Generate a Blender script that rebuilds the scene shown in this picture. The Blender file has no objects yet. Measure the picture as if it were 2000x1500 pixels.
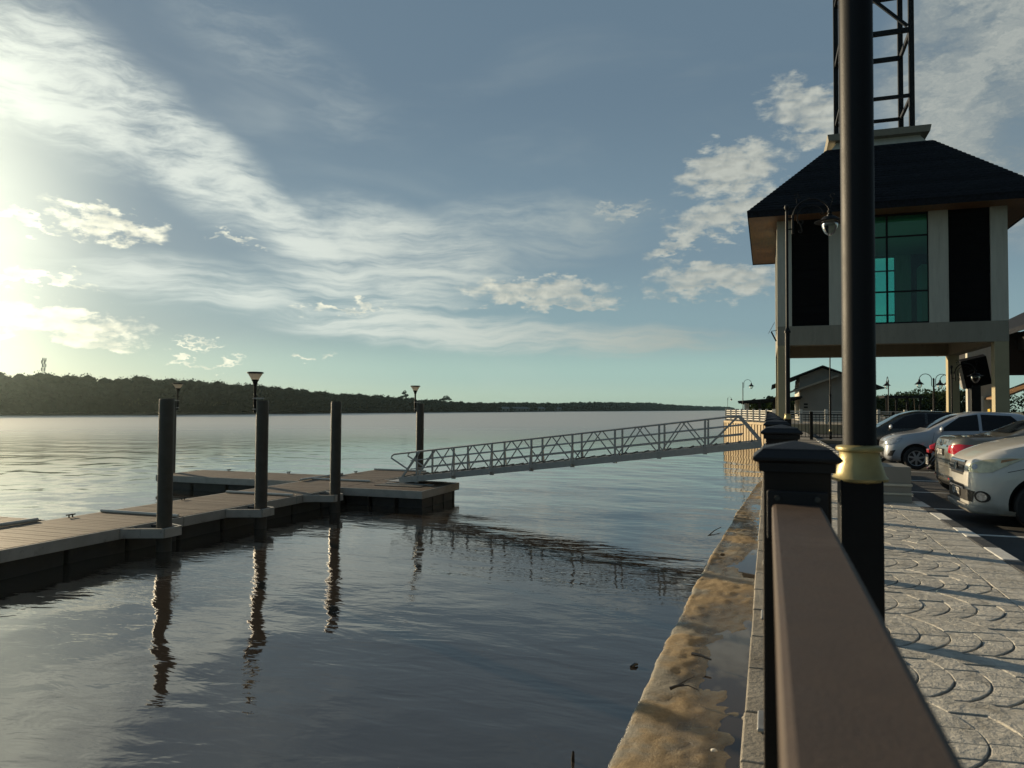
import bpy, bmesh, math, random
import numpy as np
from mathutils import Vector, Matrix
from mathutils.bvhtree import BVHTree
random.seed(7); RNG = np.random.default_rng(11)
R = math.radians
SC = bpy.context.scene
COL = SC.collection

# ---------------------------------------------------------------- camera
CAM_Z = 1.38
YAW, PITCH, ROLL = R(18.97), R(1.82), 0.0065
cd = bpy.data.cameras.new('camera'); cam = bpy.data.objects.new('camera', cd); COL.objects.link(cam)
cd.sensor_width = 36.0; cd.lens = 26.19; cd.clip_start = 0.02; cd.clip_end = 9000
cam.matrix_world = Matrix.Translation((0, 0, CAM_Z)) @ Matrix.Rotation(YAW, 4, 'Z') @ Matrix.Rotation(math.pi/2 + PITCH, 4, 'X') @ Matrix.Rotation(ROLL, 4, 'Z')
cd.dof.use_dof = True; cd.dof.focus_distance = 16.0; cd.dof.aperture_fstop = 6.5
SC.camera = cam
SC.render.engine = 'CYCLES'
SC.cycles.use_denoising = True
SC.cycles.max_bounces = 8; SC.cycles.transparent_max_bounces = 12; SC.cycles.volume_bounces = 0
SC.cycles.caustics_reflective = False; SC.cycles.caustics_refractive = False
SC.cycles.sample_clamp_indirect = 6.0
SC.view_settings.view_transform = 'Standard'; SC.view_settings.look = 'None'
SC.view_settings.gamma = 1.0; SC.view_settings.use_curve_mapping = False
SC.view_settings.exposure = 0.32

# ---------------------------------------------------------------- sun and sky
SUN_AZ, SUN_EL = R(-65.0), R(11.5)          # azimuth from +Y, clockwise positive
SUN_DIR = Vector((math.sin(SUN_AZ)*math.cos(SUN_EL), math.cos(SUN_AZ)*math.cos(SUN_EL), math.sin(SUN_EL)))
sl = bpy.data.lights.new('sun', 'SUN'); sun = bpy.data.objects.new('sun', sl); COL.objects.link(sun)
sl.energy = 5.0; sl.angle = R(0.6); sl.color = (1.0, 0.80, 0.52)
sun.rotation_euler = SUN_DIR.to_track_quat('Z', 'Y').to_euler(); sun.location = SUN_DIR*60

class NT:
    """small helper for node trees"""
    def __init__(s, tree):
        s.t = tree
        for n in list(tree.nodes): tree.nodes.remove(n)
    def n(s, typ, **kw):
        nd = s.t.nodes.new(typ)
        for k, v in kw.items(): setattr(nd, k, v)
        return nd
    def link(s, a, b): s.t.links.new(a, b)
    def put(s, sock, v):
        if isinstance(v, bpy.types.NodeSocket): s.t.links.new(v, sock)
        elif v is not None: sock.default_value = v
    def m(s, op, a, b=None, c=None, clamp=False):
        nd = s.n('ShaderNodeMath', operation=op, use_clamp=clamp)
        s.put(nd.inputs[0], a); s.put(nd.inputs[1], b)
        if c is not None: s.put(nd.inputs[2], c)
        return nd.outputs[0]
    def v(s, op, a, b=None, scale=None):
        nd = s.n('ShaderNodeVectorMath', operation=op)
        s.put(nd.inputs[0], a)
        if b is not None: s.put(nd.inputs[1], b)
        if scale is not None: s.put(nd.inputs['Scale'], scale)
        return nd.outputs['Value'] if op in ('DOT_PRODUCT', 'LENGTH') else nd.outputs['Vector']
    def ss(s, x, lo, hi, a=0.0, b=1.0):
        nd = s.n('ShaderNodeMapRange', interpolation_type='SMOOTHSTEP')
        for i, q in enumerate((x, lo, hi, a, b)): s.put(nd.inputs[i], q)
        return nd.outputs[0]
    def lin(s, x, lo, hi, a=0.0, b=1.0):
        nd = s.n('ShaderNodeMapRange')
        for i, q in enumerate((x, lo, hi, a, b)): s.put(nd.inputs[i], q)
        return nd.outputs[0]
    def noise(s, vec, scale, detail=4, rough=0.55, dist=0.0, out='Fac'):
        nd = s.n('ShaderNodeTexNoise'); s.put(nd.inputs['Vector'], vec)
        nd.inputs['Scale'].default_value = scale; nd.inputs['Detail'].default_value = detail
        nd.inputs['Roughness'].default_value = rough; nd.inputs['Distortion'].default_value = dist
        return nd.outputs[out]
    def mapping(s, vec, loc=(0, 0, 0), rot=(0, 0, 0), sc=(1, 1, 1), typ='POINT'):
        nd = s.n('ShaderNodeMapping', vector_type=typ); s.put(nd.inputs['Vector'], vec)
        nd.inputs['Location'].default_value = loc; nd.inputs['Rotation'].default_value = rot; nd.inputs['Scale'].default_value = sc
        return nd.outputs[0]
    def mix(s, f, a, b, blend='MIX'):
        nd = s.n('ShaderNodeMix', data_type='RGBA', blend_type=blend)
        s.put(nd.inputs[0], f); s.put(nd.inputs[6], a); s.put(nd.inputs[7], b)
        return nd.outputs[2]
    def xyz(s, x, y, z):
        nd = s.n('ShaderNodeCombineXYZ')
        for i, q in enumerate((x, y, z)): s.put(nd.inputs[i], q)
        return nd.outputs[0]

def c3(r, g=None, b=None): return (r, r, r, 1) if g is None else (r, g, b, 1)

def sky_angle(px, py):
    """azimuth / elevation of the sky seen at a place of the 2000x1500 photograph"""
    d = (cam.matrix_world.to_3x3() @ Vector(((px-1000)/1455.0, (750-py)/1455.0, -1.0))).normalized()
    return math.atan2(d.x, d.y), math.asin(d.z)

world = bpy.data.worlds.new('World'); SC.world = world; world.use_nodes = True
W = NT(world.node_tree)
gen = W.n('ShaderNodeTexCoord').outputs['Generated']
D = W.v('NORMALIZE', gen)
sep = W.n('ShaderNodeSeparateXYZ'); W.link(D, sep.inputs[0])
az = W.m('ARCTAN2', sep.outputs[0], sep.outputs[1])
el = W.m('ARCSINE', sep.outputs[2])
P = W.xyz(az, el, 0.0)
sky = W.n('ShaderNodeTexSky', sky_type='NISHITA')
sky.sun_disc = False; sky.sun_elevation = SUN_EL; sky.sun_rotation = SUN_AZ
sky.altitude = 0; sky.air_density = 1.0; sky.dust_density = 1.0; sky.ozone_density = 1.4
base = sky.outputs[0]
SUNDOT = W.v('DOT_PRODUCT', D, tuple(SUN_DIR))
near = W.ss(SUNDOT, 0.45, 0.97)            # 0 far from the sun .. 1 next to it
near2 = W.m('POWER', near, 2.0)

def blobs(Pw, lst):
    acc = None
    for (px, py, hl, hh, ang, amp) in lst:
        u, v = sky_angle(px, py)
        th = math.atan((px-1000)/1455.0)
        a = hl/1455.0*math.cos(th)**1.6; b = hh/1455.0*math.cos(th)
        mp = W.mapping(Pw, (u, v, 0), (0, 0, -R(ang)), (a, b, 1), 'TEXTURE')
        g = W.n('ShaderNodeTexGradient', gradient_type='SPHERICAL'); W.link(mp, g.inputs[0])
        val = W.m('MULTIPLY', W.ss(g.outputs['Fac'], 0.0, 0.75), amp)
        acc = val if acc is None else W.m('MAXIMUM', acc, val)
    return acc
# warped lookups
wn = W.noise(W.mapping(P, sc=(1, 1.6, 1)), 9.0, 3, 0.5, out='Color')
warp = W.v('SCALE', W.v('SUBTRACT', wn, (0.5, 0.5, 0.5)), scale=0.045)
Pw = W.v('ADD', P, warp)
wn2 = W.noise(W.mapping(P, sc=(1, 2.0, 1)), 28.0, 5, 0.62, out='Color')
warp2 = W.v('SCALE', W.v('SUBTRACT', wn2, (0.5, 0.5, 0.5)), scale=0.085)
Pw2 = W.v('ADD', P, warp2)
# cirrus: long soft streaks, following a slope on the left, level lower down
cir_m = blobs(Pw, [(-150, 30, 420, 200, 28, 1.0), (120, 150, 400, 165, 30, 1.0), (370, 310, 400, 120, 33, 1.0), (560, 440, 280, 85, 28, 1.0),
                   (780, 480, 380, 125, 10, .85), (400, 560, 420, 80, 4, .75), (720, 555, 320, 80, 6, .85), (1000, 450, 430, 110, -4, .5),
                   (830, 640, 460, 56, 3, 1.0), (1150, 668, 480, 44, 1, .95), (560, 140, 420, 130, 25, .30)])
fd = W.noise(W.mapping(Pw, rot=(0, 0, R(31)), sc=(1.0, 4.2, 1)), 9.0, 8, 0.66, 0.12)
fh = W.noise(W.mapping(Pw, rot=(0, 0, R(-2)), sc=(1.0, 9.0, 1)), 7.0, 7, 0.62, 0.1)
slope = W.ss(W.m('SUBTRACT', el, W.m('MULTIPLY', az, -0.0)), R(9), R(16))
fib = W.m('ADD', W.m('MULTIPLY', fd, slope), W.m('MULTIPLY', fh, W.m('SUBTRACT', 1.0, slope)))
cir = W.m('MULTIPLY', cir_m, W.ss(fib, 0.24, 0.72, 0.25, 1.12))
veil_n = W.noise(W.mapping(P, sc=(1, 3.5, 1)), 2.6, 5, 0.55, 0.5)
cir = W.m('MAXIMUM', cir, W.m('MULTIPLY', W.ss(veil_n, 0.42, 0.78), 0.30))
cir = W.m('MULTIPLY', W.ss(cir, 0.03, 1.0), 0.97, clamp=True)
# cumulus fragments
cu_m = blobs(Pw2, [(1425, 330, 180, 80, -6, 1.0), (1420, 415, 190, 62, -14, .95), (1330, 470, 150, 34, -27, .85), (1400, 545, 230, 62, 0, .95),
                   (1590, 220, 170, 90, 25, .9), (1050, 573, 250, 46, 2, .9), (1120, 596, 160, 22, 0, .85), (215, 435, 190, 42, 8, .9), (40, 425, 170, 20, 10, .8),
                   (70, 545, 200, 20, 3, .85), (110, 628, 290, 58, 5, 1.0), (190, 672, 180, 24, 3, .8), (680, 604, 150, 16, -1, .8), (395, 708, 150, 10, 1, .85),
                   (385, 673, 100, 9, 1, .8), (605, 687, 80, 10, 0, .75), (1220, 406, 110, 22, 4, .7), (460, 470, 90, 14, 6, .7)])
cf = W.noise(W.mapping(P, sc=(1, 2.6, 1)), 34.0, 8, 0.62, 0.3)
cu = W.ss(W.m('ADD', cu_m, W.m('MULTIPLY', W.m('SUBTRACT', cf, 0.5), 1.5)), 0.36, 1.10)
cu = W.m('MULTIPLY', cu, W.ss(cu_m, 0.02, 0.30))
big_m = blobs(Pw, [(1950, 140, 330, 330, 0, 1.0), (2200, 300, 500, 260, 0, .95), (1800, 420, 300, 130, -10, .6)])
bn = W.noise(W.mapping(Pw2, sc=(1, 1.5, 1)), 8.0, 7, 0.6, 0.2)
big = W.m('MULTIPLY', W.ss(big_m, 0.05, 0.7), W.ss(bn, 0.28, 0.62, 0.25, 1.0))
# sky colour: Nishita thinned to slate under a high veil
K = 1.0
base = W.mix(1.0, base, c3(0.98, 1.0, 0.96), 'MULTIPLY')
def ramp(x, stops):
    """piecewise colour along x (radians of elevation)"""
    nd = W.n('ShaderNodeValToRGB'); span = stops[-1][0]
    W.link(W.lin(x, 0.0, span), nd.inputs[0]); cr = nd.color_ramp; cr.interpolation = 'EASE'
    while len(cr.elements) < len(stops): cr.elements.new(0.5)
    for e_, (p_, c_) in zip(cr.elements, stops): e_.position = p_/span; e_.color = c3(*[q/8 for q in c_])
    return W.v('SCALE', nd.outputs[0], scale=8.0)
grade = ramp(el, [(0, (4.5, 6.1, 5.0)), (R(2.5), (3.4, 5.2, 4.9)), (R(6), (2.25, 3.4, 3.85)), (R(12), (1.72, 2.55, 3.15)), (R(24), (1.30, 1.95, 2.55)), (R(60), (1.0, 1.5, 2.0))])
skyc = W.mix(0.88, base, grade)
c_cir = W.mix(near, c3(3.8, 4.15, 3.75), c3(7.9, 8.4, 7.6))
c_cu = W.mix(near2, c3(4.7, 4.9, 4.4), c3(10.5, 10.2, 8.0))
shade_cu = W.ss(W.noise(W.mapping(P, loc=(0, 0.004, 0), sc=(1, 2.6, 1)), 34.0, 8, 0.62, 0.3), 0.35, 0.68, 0.84, 1.08)
c_cu = W.mix(1.0, c_cu, W.xyz(shade_cu, shade_cu, shade_cu), 'MULTIPLY')
c_big = W.mix(W.ss(bn, 0.35, 0.75), c3(2.4, 2.8, 2.85), c3(4.5, 4.75, 4.4))
skyc = W.mix(big, skyc, c_big)
skyc = W.mix(W.m('MULTIPLY', cir, 0.86), skyc, c_cir)
skyc = W.mix(W.m('MULTIPLY', cu, 0.92), skyc, c_cu)
glow = W.m('POWER', W.ss(SUNDOT, 0.925, 1.0), 2.2)
skyc = W.mix(1.0, skyc, W.mix(glow, c3(0), c3(6.8, 6.8, 5.0)), 'ADD')
away = W.ss(SUNDOT, -0.85, 0.30, 0.38, 1.0)      # the sky darkens away from the setting sun
skyc = W.mix(1.0, skyc, W.xyz(away, away, away), 'MULTIPLY')
bg = W.n('ShaderNodeBackground'); W.link(skyc, bg.inputs[0]); bg.inputs[1].default_value = 0.085
wo = W.n('ShaderNodeOutputWorld'); W.link(bg.outputs[0], wo.inputs[0])
world.cycles.sampling_method = 'MANUAL'; world.cycles.sample_map_resolution = 512

# ---------------------------------------------------------------- mesh helpers
class MB:
    def __init__(s, o=(0, 0, 0)): s.v = []; s.f = []; s.mi = []; s.cur = 0; s.o = o
    def add(s, vs, fs):
        o = len(s.v); ox, oy, oz = s.o; s.v += [(p[0]-ox, p[1]-oy, p[2]-oz) for p in vs]; s.f += [tuple(i+o for i in f) for f in fs]; s.mi += [s.cur]*len(fs); return s
    def box(s, x0, x1, y0, y1, z0, z1):
        return s.add([(x0, y0, z0), (x1, y0, z0), (x1, y1, z0), (x0, y1, z0), (x0, y0, z1), (x1, y0, z1), (x1, y1, z1), (x0, y1, z1)],
                     [(0, 3, 2, 1), (4, 5, 6, 7), (0, 1, 5, 4), (1, 2, 6, 5), (2, 3, 7, 6), (3, 0, 4, 7)])
    def bbox(s, x0, x1, y0, y1, z0, z1, b=0.005):
        """box with chamfered edges"""
        bm = bmesh.new(); bmesh.ops.create_cube(bm, size=1.0)
        for q in bm.verts:
            q.co = Vector(((x0+x1)/2+q.co.x*(x1-x0), (y0+y1)/2+q.co.y*(y1-y0), (z0+z1)/2+q.co.z*(z1-z0)))
        bmesh.ops.bevel(bm, geom=list(bm.edges), offset=b, segments=2, profile=0.5, affect='EDGES')
        bm.verts.index_update()
        s.add([q.co[:] for q in bm.verts], [[q.index for q in f.verts] for f in bm.faces]); bm.free(); return s
    def bar(s, p, q, w, h=None, up=(0, 0, 1)):
        h = w if h is None else h
        p = Vector(p); q = Vector(q); d = (q-p).normalized(); u = Vector(up)
        if abs(d.dot(u)) > 0.98: u = Vector((1, 0, 0))
        a = d.cross(u).normalized(); b = a.cross(d).normalized()
        vs = []
        for e in (p, q):
            for i, j in ((-1, -1), (1, -1), (1, 1), (-1, 1)): vs.append(e + a*(i*w/2) + b*(j*h/2))
        return s.add(vs, [(0, 1, 2, 3), (7, 6, 5, 4), (0, 4, 5, 1), (1, 5, 6, 2), (2, 6, 7, 3), (3, 7, 4, 0)])
    def tube(s, pts, r, n=8, cap=True):
        pts = [Vector(p) for p in pts]; rr = r if isinstance(r, (list, tuple)) else [r]*len(pts)
        d0 = (pts[1]-pts[0]).normalized(); ref = Vector((0, 0, 1)) if abs(d0.z) < 0.9 else Vector((1, 0, 0))
        a = d0.cross(ref).normalized(); vs = []; fs = []
        for i, p in enumerate(pts):
            d = (pts[min(i+1, len(pts)-1)]-pts[max(i-1, 0)]).normalized()
            a = (a - d*a.dot(d)).normalized(); b = d.cross(a)
            for k in range(n):
                t = 2*math.pi*k/n; vs.append(p + (a*math.cos(t)+b*math.sin(t))*rr[i])
        for i in range(len(pts)-1):
            for k in range(n):
                fs.append((i*n+k, i*n+(k+1) % n, (i+1)*n+(k+1) % n, (i+1)*n+k))
        if cap: fs.append(tuple(range(n-1, -1, -1))); fs.append(tuple(range((len(pts)-1)*n, len(pts)*n)))
        return s.add(vs, fs)
    def lathe(s, prof, n=20, c=(0, 0, 0), rot=0.0, axis='Z'):
        vs = []; fs = []
        for (r, z) in prof:
            for k in range(n):
                t = 2*math.pi*k/n+rot
                if axis == 'Z': vs.append((c[0]+r*math.cos(t), c[1]+r*math.sin(t), c[2]+z))
                else: vs.append((c[0]+r*math.cos(t), c[1]+z, c[2]+r*math.sin(t)))
        m = len(prof)
        for i in range(m-1):
            for k in range(n):
                q = (i*n+k, i*n+(k+1) % n, (i+1)*n+(k+1) % n, (i+1)*n+k)
                fs.append(q if axis == 'Z' else q[::-1])
        if prof[0][0] > 1e-5: fs.append(tuple(range(n-1, -1, -1)))
        if prof[-1][0] > 1e-5: fs.append(tuple(range((m-1)*n, m*n)))
        return s.add(vs, fs)
    def prism(s, poly, z0, z1):
        n = len(poly); vs = [(x, y, z0) for x, y in poly]+[(x, y, z1) for x, y in poly]
        fs = [tuple(range(n-1, -1, -1)), tuple(range(n, 2*n))]+[(i, (i+1) % n, n+(i+1) % n, n+i) for i in range(n)]
        return s.add(vs, fs)
    def mesh(s, name, mats, smooth=False):
        me = bpy.data.meshes.new(name); me.from_pydata(s.v, [], s.f)
        for q in (mats if isinstance(mats, (list, tuple)) else [mats]): me.materials.append(q)
        if any(s.mi): me.polygons.foreach_set('material_index', s.mi)
        if smooth: smooth_mesh(me, smooth)
        me.update(); return me
    def build(s, name, mats, parent=None, smooth=False):
        return link(name, s.mesh(name, mats, smooth), parent)
def smooth_mesh(me, ang=True):
    me.polygons.foreach_set('use_smooth', [True]*len(me.polygons))
    a = R(38) if ang is True else R(ang)
    bm = bmesh.new(); bm.from_mesh(me)
    for e in bm.edges:
        if len(e.link_faces) == 2 and e.calc_face_angle(0) > a: e.smooth = False
    bm.to_mesh(me); bm.free()
def link(name, me, parent=None):
    o = bpy.data.objects.new(name, me); COL.objects.link(o)
    if parent is not None:
        o.parent = parent
    return o
def tag(o, label=None, cat=None, group=None, kind=None):
    if label: o['label'] = label
    if cat: o['category'] = cat
    if group: o['group'] = group
    if kind: o['kind'] = kind
    return o
def thing(name, label, cat, loc=(0, 0, 0), rz=0.0, group=None):
    o = bpy.data.objects.new(name, None); COL.objects.link(o); o.empty_display_size = 0.2
    o.location = loc; o.rotation_euler = (0, 0, rz)
    return tag(o, label, cat, group)
def piece(name, me, parent, loc=(0, 0, 0), rz=0.0):
    o = bpy.data.objects.new(name, me); COL.objects.link(o); o.parent = parent; o.location = loc
    if rz: o.rotation_euler = (0, 0, rz)
    return o
def copy_tree(o, parent=None):
    c = o.copy(); COL.objects.link(c); c.parent = parent
    for ch in list(o.children): copy_tree(ch, c)
    return c

# ---------------------------------------------------------------- materials
def mat(name, col, rough=0.6, metal=0.0, var=0.15, vscale=6.0, bump=0.0, bscale=40.0, col2=None, spec=0.5, coat=0.0, stretch=(1, 1, 1), detail=5, dirt=None):
    m = bpy.data.materials.new(name); m.use_nodes = True; T = NT(m.node_tree)
    co = T.n('ShaderNodeTexCoord').outputs['Object']; co = T.mapping(co, sc=stretch)
    rnd = T.n('ShaderNodeObjectInfo').outputs['Random']
    cov = T.v('ADD', co, T.xyz(T.m('MULTIPLY', rnd, 13.0), T.m('MULTIPLY', rnd, 7.0), 0.0))
    nz = T.noise(cov, vscale, detail, 0.6)
    f = T.ss(nz, 0.28, 0.72)
    if col2 is None: col2 = tuple(min(1, q*(1+var)) for q in col); col = tuple(q*(1-var) for q in col)
    cc = T.mix(f, c3(*col), c3(*col2))
    if var:
        rv = T.lin(rnd, 0, 1, 1-var*0.6, 1+var*0.6); cc = T.mix(1.0, cc, T.xyz(rv, rv, rv), 'MULTIPLY')
    if dirt:
        dn = T.noise(cov, dirt[1], 6, 0.7); cc = T.mix(T.ss(dn, dirt[2], dirt[3]), cc, c3(*dirt[0]))
    b = T.n('ShaderNodeBsdfPrincipled'); T.link(cc, b.inputs['Base Color'])
    T.put(b.inputs['Roughness'], T.lin(nz, 0.2, 0.8, max(0.02, rough-0.08), min(1, rough+0.08)))
    b.inputs['Metallic'].default_value = metal; b.inputs['Specular IOR Level'].default_value = spec
    if coat: b.inputs['Coat Weight'].default_value = coat; b.inputs['Coat Roughness'].default_value = 0.04
    if bump:
        bn_ = T.n('ShaderNodeBump'); bn_.inputs['Strength'].default_value = 1.0; bn_.inputs['Distance'].default_value = bump
        T.link(T.noise(cov, bscale, 6, 0.65), bn_.inputs['Height']); T.link(bn_.outputs[0], b.inputs['Normal'])
    o = T.n('ShaderNodeOutputMaterial'); T.link(b.outputs[0], o.inputs[0])
    return m
def glass(name, col, rough=0.02, trans=0.85, alpha_mix=None):
    m = bpy.data.materials.new(name); m.use_nodes = True; T = NT(m.node_tree)
    tr = T.n('ShaderNodeBsdfTransparent'); tr.inputs[0].default_value = c3(*col)
    gl = T.n('ShaderNodeBsdfGlossy'); gl.inputs['Roughness'].default_value = rough
    lw = T.n('ShaderNodeFresnel'); lw.inputs[0].default_value = 1.5
    mx = T.n('ShaderNodeMixShader'); T.link(T.m('ADD', lw.outputs[0], 0.02, clamp=True), mx.inputs[0]); T.link(tr.outputs[0], mx.inputs[1]); T.link(gl.outputs[0], mx.inputs[2])
    o = T.n('ShaderNodeOutputMaterial'); T.link(mx.outputs[0], o.inputs[0]); return m
M = {}
M['concrete'] = mat('concrete', (0.30, 0.27, 0.22), 0.85, var=0.2, vscale=3, bump=0.01, bscale=30, dirt=((0.14, 0.12, 0.09), 1.3, 0.52, 0.75))
M['paving'] = mat('stamped_concrete', (0.52, 0.50, 0.45), 0.75, var=0.16, vscale=9, bump=0.020, bscale=24, spec=0.3, dirt=((0.27, 0.25, 0.21), 5.0, 0.5, 0.75))
M['mortar'] = mat('mortar', (0.26, 0.235, 0.20), 0.85, var=0.2, vscale=10, bump=0.004, bscale=60)
M['kerb_white'] = mat('kerb_white_paint', (0.70, 0.69, 0.65), 0.6, var=0.08, vscale=8, bump=0.003, bscale=60, dirt=((0.34, 0.32, 0.28), 9.0, 0.55, 0.75))
M['kerb_black'] = mat('kerb_black_paint', (0.06, 0.06, 0.06), 0.6, var=0.2, vscale=8, bump=0.003, bscale=60, dirt=((0.16, 0.155, 0.14), 9.0, 0.52, 0.75))
M['asphalt'] = mat('asphalt', (0.045, 0.045, 0.045), 0.85, var=0.25, vscale=1.2, bump=0.006, bscale=90, dirt=((0.085, 0.08, 0.07), 0.6, 0.5, 0.8))
M['line'] = mat('road_marking', (0.66, 0.66, 0.62), 0.6, var=0.1, dirt=((0.25, 0.24, 0.22), 14.0, 0.58, 0.72))
M['soil'] = mat('ground_soil', (0.16, 0.15, 0.09), 0.9, var=0.3, vscale=0.4, bump=0.02, bscale=8)
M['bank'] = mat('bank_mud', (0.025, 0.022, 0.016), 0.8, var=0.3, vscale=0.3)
M['rail_wood'] = mat('rail_composite', (0.080, 0.058, 0.045), 0.55, var=0.05, vscale=30, bump=0.0006, bscale=180, spec=0.3, dirt=((0.115, 0.09, 0.072), 5.0, 0.58, 0.85))
M['post_dark'] = mat('post_powder_coat', (0.020, 0.015, 0.012), 0.5, var=0.12, vscale=8, bump=0.0006, bscale=200, spec=0.25)
M['cap_dark'] = mat('cap_black', (0.014, 0.014, 0.016), 0.5, var=0.15, bump=0.0006, bscale=220, spec=0.35)
M['black_metal'] = mat('black_metal', (0.006, 0.007, 0.009), 0.52, var=0.15, vscale=6, bump=0.0005, bscale=150, spec=0.22)
M['gold'] = mat('gold_paint', (0.37, 0.305, 0.135), 0.40, metal=0.35, var=0.14, vscale=14, bump=0.0008, bscale=60)
M['galv'] = mat('galvanised_steel', (0.36, 0.36, 0.35), 0.5, metal=0.6, var=0.15, vscale=14, bump=0.001, bscale=60)
M['alu'] = mat('aluminium_mill', (0.40, 0.41, 0.40), 0.5, metal=0.2, var=0.1, vscale=10)
M['fascia'] = mat('dock_fascia', (0.44, 0.43, 0.39), 0.6, metal=0.0, var=0.12, vscale=4, dirt=((0.16, 0.14, 0.12), 6.0, 0.55, 0.8))
M['float'] = mat('dock_float', (0.035, 0.037, 0.036), 0.6, var=0.25, vscale=5, bump=0.003, bscale=20, dirt=((0.10, 0.09, 0.07), 4.0, 0.55, 0.8))
M['plank'] = mat('deck_plank', (0.105, 0.073, 0.048), 0.62, var=0.22, vscale=7, bump=0.002, bscale=40, stretch=(0.4, 6, 1), spec=0.3)
M['pile'] = mat('steel_pile', (0.055, 0.055, 0.05), 0.45, metal=0.0, var=0.18, vscale=4, bump=0.001, bscale=50, spec=0.3, dirt=((0.09, 0.07, 0.05), 3.0, 0.6, 0.85))
M['cream'] = mat('cream_render', (0.50, 0.49, 0.42), 0.8, var=0.07, vscale=2.5, bump=0.003, bscale=50, stretch=(3, 3, .35), dirt=((0.36, 0.34, 0.29), 2.0, 0.55, 0.8))
M['beam'] = mat('beam_render', (0.28, 0.26, 0.21), 0.8, var=0.08, vscale=2.5, bump=0.003, bscale=50, stretch=(2, 2, .5), dirt=((0.20, 0.19, 0.155), 2.0, 0.55, 0.8))
M['yellowcream'] = mat('yellow_cream_render', (0.40, 0.345, 0.215), 0.8, var=0.06, vscale=1.5, bump=0.002, bscale=60)
M['panel_black'] = mat('black_louvre', (0.004, 0.004, 0.005), 0.8, var=0.2, vscale=3, spec=0.1)
M['shingle'] = mat('dark_shingle', (0.013, 0.015, 0.020), 0.8, var=0.5, vscale=14, bump=0.01, bscale=20, spec=0.1)
M['brown_soffit'] = mat('brown_soffit_board', (0.20, 0.11, 0.05), 0.6, var=0.25, vscale=3, stretch=(4, .5, 1))
M['greywall'] = mat('grey_render', (0.26, 0.255, 0.23), 0.85, var=0.08, vscale=1.2)
M['whitewall'] = mat('white_paint', (0.66, 0.64, 0.58), 0.7, var=0.08, vscale=4, dirt=((0.42, 0.39, 0.32), 3.0, 0.6, 0.85))
M['sheetpile'] = mat('seawall_concrete', (0.50, 0.40, 0.26), 0.85, var=0.18, vscale=1.0, stretch=(1, 1, 0.3), dirt=((0.16, 0.12, 0.07), 0.9, 0.5, 0.8))
M['teal_glass'] = glass('teal_tinted_glass', (0.52, 0.86, 0.80))
M['clear_glass'] = glass('lamp_glass', (0.80, 0.84, 0.82))
M['frost'] = mat('frosted_diffuser', (0.75, 0.74, 0.68), 0.35, var=0.03)
M['tyre'] = mat('tyre_rubber', (0.012, 0.012, 0.013), 0.75, var=0.15)
M['rim'] = mat('alloy_rim', (0.34, 0.35, 0.36), 0.35, metal=0.7, var=0.05)
M['plastic'] = mat('black_plastic', (0.012, 0.012, 0.013), 0.5, var=0.15)
M['chrome'] = mat('chrome', (0.65, 0.66, 0.68), 0.12, metal=1.0, var=0.03)
M['red_lens'] = mat('red_lens', (0.42, 0.008, 0.02), 0.08, var=0.1, coat=0.8)
M['amber_lens'] = mat('yellowed_lens', (0.58, 0.54, 0.36), 0.10, metal=0.25, var=0.22, vscale=9, coat=1.0)
M['head_lens'] = mat('headlamp_lens', (0.42, 0.44, 0.46), 0.06, metal=0.4, var=0.3, vscale=22, coat=1.0)
M['car_glass'] = mat('car_glass', (0.005, 0.006, 0.009), 0.05, var=0.05, spec=0.4)
M['leaf'] = None

def diffuser_material():
    m = bpy.data.materials.new('opal_diffuser'); m.use_nodes = True; T = NT(m.node_tree)
    d_ = T.n('ShaderNodeBsdfDiffuse'); d_.inputs[0].default_value = c3(.9, .88, .82); t_ = T.n('ShaderNodeBsdfTranslucent'); t_.inputs[0].default_value = c3(.97, .95, .9)
    mx = T.n('ShaderNodeMixShader'); mx.inputs[0].default_value = .6; T.link(d_.outputs[0], mx.inputs[1]); T.link(t_.outputs[0], mx.inputs[2])
    o_ = T.n('ShaderNodeOutputMaterial'); T.link(mx.outputs[0], o_.inputs[0]); return m
M['opal'] = diffuser_material()
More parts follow.
